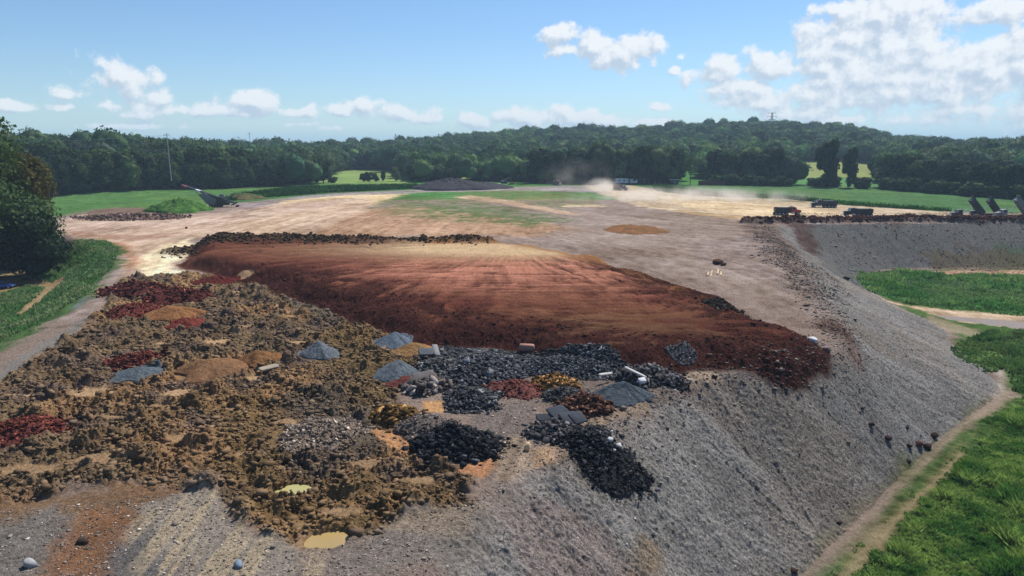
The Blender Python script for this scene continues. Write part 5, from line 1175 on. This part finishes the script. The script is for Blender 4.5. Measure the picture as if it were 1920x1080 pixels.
one(1622, 354, 19, 'bush', 'round dark shrub, right of two right of the upright trees', 1.2, name='shrub', bushy=True)
one(625, 343, 11, 'bush', 'lone rounded shrub at the edge of the pale hillside field', 1.6, name='shrub', bushy=True)
row(900, 340, 1000, 342, 6, 9, 16, ['bush'], 'low shrub on the far roadside beyond the stockpile', 'roadside shrubs beyond the stockpile', name='shrub', bushy=True, wide=(1.2, 1.8))
# big near tree on the left, two crowns of leaves
def big_tree(px, py, z0, top_py, Rr_, label, seed, ncol, n=42000, squash=1.0, lean=0):
    c = U(px, py, z0); g = gz(*c); D_ = math.hypot(*c); ztop = HC + pxdir(px, top_py).z / math.hypot(pxdir(px, top_py).x, pxdir(px, top_py).y) * D_
    H_ = ztop - g; t = empty('big_tree', (c[0], c[1], g)); tag(t, label, 'tree')
    me = crown_mesh('crown', seed, n, Rr_, H_ * .5, .36, ncol, lobes=26); me.materials.append(M_leaf); o = link('crown', me, None, t); o.location = (0, 0, H_ * .5)
    u = link('trunk', trunk_mesh('trunk', H_ * .85, .75, seed, Rr_ * .6), None, t)
big_tree(-45, 528, LLOW, 206, 19.0, 'big near broadleaf tree filling the left edge of the view', 91, lin(76, 98, 60, 1.0))
big_tree(55, 522, LLOW, 392, 10.5, 'lower dark near tree leaning out right of the big one', 92, lin(56, 76, 50, .9), 16000)
big_tree(52, 500, LLOW, 262, 8.0, 'near tree with reddish brown and yellow foliage behind the big one', 93, lin(104, 98, 50, .8), 14000)

# ------------------------------------------------------------------ distant wood as one mass
FT = []
for i in range(6):
    rg_ = np.random.default_rng(800 + i); v, f = ICO2
    lob = []; lf = []; off = 0
    for (x, y, z, s) in [(0, 0, 0, 1.0)] + [(rg_.uniform(-.6, .6), rg_.uniform(-.6, .6), rg_.uniform(-.1, .75), rg_.uniform(.4, .6)) for _ in range(4)]:
        vv = v; ff = f
        lob.append((vv * (1 + rg_.uniform(-.16, .14, (len(vv), 1)))) * np.array([6.6 * s, 6.6 * s, 6.2 * s]) + np.array([x * 6.4, y * 6.4, z * 5.5])); lf.append(ff + off); off += len(vv)
    core = np.concatenate(lob); cf = np.concatenate(lf)
    n = 230; d = rg_.normal(0, 1, (n, 3)); d /= np.linalg.norm(d, axis=1)[:, None]; d[:, 2] = np.abs(d[:, 2]) * 1.0 - .2; P = d * np.array([6.8, 6.8, 7.2]) * rg_.uniform(.8, 1.12, (n, 1)); P[:, 2] += 1.2
    a = P + rg_.normal(0, .6, (n, 3)); b = P + rg_.normal(0, .6, (n, 3)); c = P + rg_.normal(0, .6, (n, 3))
    q = np.stack([a, b, c], 1).reshape(-1, 3); FT.append((np.vstack([core, q]), np.vstack([cf, np.arange(len(q)).reshape(-1, 3) + len(core)])))
tx, ty = [], []
r_ = 385.0
while r_ < 1420:
    sp_ = 6.3 + (r_ - 385) * .0048; na_ = int(2.3 * r_ / sp_)
    a = np.linspace(-1.15, 1.15, na_) + rng.uniform(-.5, .5, na_) * 2.3 / na_; rr = r_ + rng.uniform(-.5, .5, na_) * sp_
    tx.append(np.sin(a) * rr); ty.append(np.cos(a) * rr); r_ += sp_ * .92
tx = np.concatenate(tx).astype(np.float32); ty = np.concatenate(ty).astype(np.float32); rr = np.hypot(tx, ty); aa = np.arctan2(tx, ty)
pxc = 960 + np.tan(np.clip(aa, -1.2, 1.2)) * math.cos(R(PITCH)) * F
start = np.interp(pxc, [-400, 100, 480, 600, 620, 770, 780, 1000, 1010, 1260, 1270, 1320, 1330, 1480, 1485, 1655, 1660, 1930, 2200], [392, 398, 442, 455, 520, 520, 480, 480, 462, 462, 520, 520, 470, 470, 520, 520, 520, 500, 480])
Dk = np.interp(aa, _saz, _sD); ok = (rr > start + 8) & (rr < Dk + 45)
for P, c in HILLF: ok &= sdp(tx, ty, P, 12) < 6
tx, ty, rr = tx[ok], ty[ok], rr[ok]; print('forest trees', len(tx))
tz = basez(tx, ty); VV, FF, CC = [], [], []; off = 0
# the trees of the wood that show largest stand as individuals
vis = np.argsort(rr + 400 * (np.abs(np.tan(np.arctan2(tx, ty))) > .78))[:120]
for i in vis:
    tree(float(tx[i]), float(ty[i]), float(basez(tx[i:i + 1], ty[i:i + 1])[0]) - .2, random.uniform(16, 23), random.choice(['dark', 'mid', 'dark', 'deep']), 'broadleaf tree inside the wood close behind its front row', 'trees just inside the wood', random.uniform(1.0, 1.3))
keep = np.ones(len(tx), bool); keep[vis] = False; tx, ty, rr = tx[keep], ty[keep], rr[keep]; tz = basez(tx, ty)
tone = fbm(tx / 30, ty / 30, 900, 3); kind = rng.integers(0, 6, len(tx))
for k in range(6):
    ii = np.nonzero(kind == k)[0]; v, f = FT[k]; n = len(ii); s = rng.uniform(.5, 1.12, n) * np.where(rng.uniform(0, 1, n) > .93, 1.25, 1); sz_ = s * rng.uniform(.85, 1.25, n); th = rng.uniform(0, 6.28, n); c, sn = np.cos(th)[:, None], np.sin(th)[:, None]
    x = (v[None, :, 0] * c - v[None, :, 1] * sn) * s[:, None] + tx[ii][:, None]; y = (v[None, :, 0] * sn + v[None, :, 1] * c) * s[:, None] + ty[ii][:, None]; z = v[None, :, 2] * sz_[:, None] + (tz[ii] + 9.5 * sz_)[:, None]
    VV.append(np.stack([x, y, z], -1).reshape(-1, 3)); FF.append((f[None] + (off + np.arange(n) * len(v))[:, None, None]).reshape(-1, 3)); off += n * len(v)
    t = ss(.4, .7, tone[ii])[:, None]; base = lin(62, 86, 60, 1.0)[None] * (1 - t) + lin(90, 114, 68, 1.0)[None] * t
    base = base * rng.uniform(.55, 1.6, (n, 1)) * (1 + rng.normal(0, .09, (n, 3))); CC.append((base[:, None, :] * rng.uniform(.85, 1.15, (n, len(v), 1))).reshape(-1, 3))
me = np_mesh('distant_wood', np.vstack(VV), np.vstack(FF), {'Col': ('COLOR', np.vstack(CC))}); tag(link('distant_wood', me, M_leaf), 'dark green wood covering the hills along the skyline', kind='stuff')

# ------------------------------------------------------------------ dust and haze
def vol_mat(name, col, dens_, noisy=False, aniso=.0):
    m = bpy.data.materials.new(name); m.use_nodes = True; t = NT(m.node_tree); t.n.remove(t.n['Principled BSDF'])
    v = t.new('ShaderNodeVolumePrincipled'); v.inputs['Color'].default_value = (*col, 1); v.inputs['Anisotropy'].default_value = aniso
    if noisy:
        ob = t.new('ShaderNodeTexCoord').outputs['Object']; pos = t.new('ShaderNodeNewGeometry').outputs['Position']
        fall = t.ramp(t.v('LENGTH', ob), 1.0, .15); n = t.ramp(t.noise(pos, .09, 4, .6), .38, .68)
        t.put(v.inputs['Density'], t.m('MULTIPLY', t.m('MULTIPLY', fall, n), dens_))
    else: v.inputs['Density'].default_value = dens_
    t.l.new(v.outputs[0], t.n['Material Output'].inputs['Volume']); return m
def dust(px, py, rx, ry, rz_, dens_, label, up=0.0):
    c = U(px, py); v, f = ICO3; me = np_mesh('dust_cloud', v, f); o = link('dust_cloud', me, vol_mat('dust', (.975, .90, .80), dens_, True, .2)); o.location = (c[0], c[1], up); o.scale = (rx, ry, rz_)
    tag(o, label, kind='stuff')
dust(1080, 347, 30, 22, 17, .013, 'faint dust hanging before the tall dark stand', 3)
dust(1128, 359, 13, 24, 8, .13, 'thick tan dust plume rising behind the truck on the haul road', 1)
dust(1290, 376, 70, 18, 6.5, .15, 'low tan dust trailing along the haul road', 1)
bm = bmesh.new(); bmesh.ops.create_cube(bm, size=1.0); me = bpy.data.meshes.new('haze'); bm.to_mesh(me); bm.free()
hz = link('haze', me, vol_mat('haze_air', (.58, .78, 1.0), .00017)); zt, zb_ = 125.0, -130.0; hz.scale = (20400, 20400, zt - zb_); hz.location = (0, 0, (zt + zb_) / 2)
tag(hz, 'thin bluish summer haze', kind='stuff')
S.cycles.volume_step_rate = 1.0; S.cycles.volume_max_steps = 64
print('scene done')
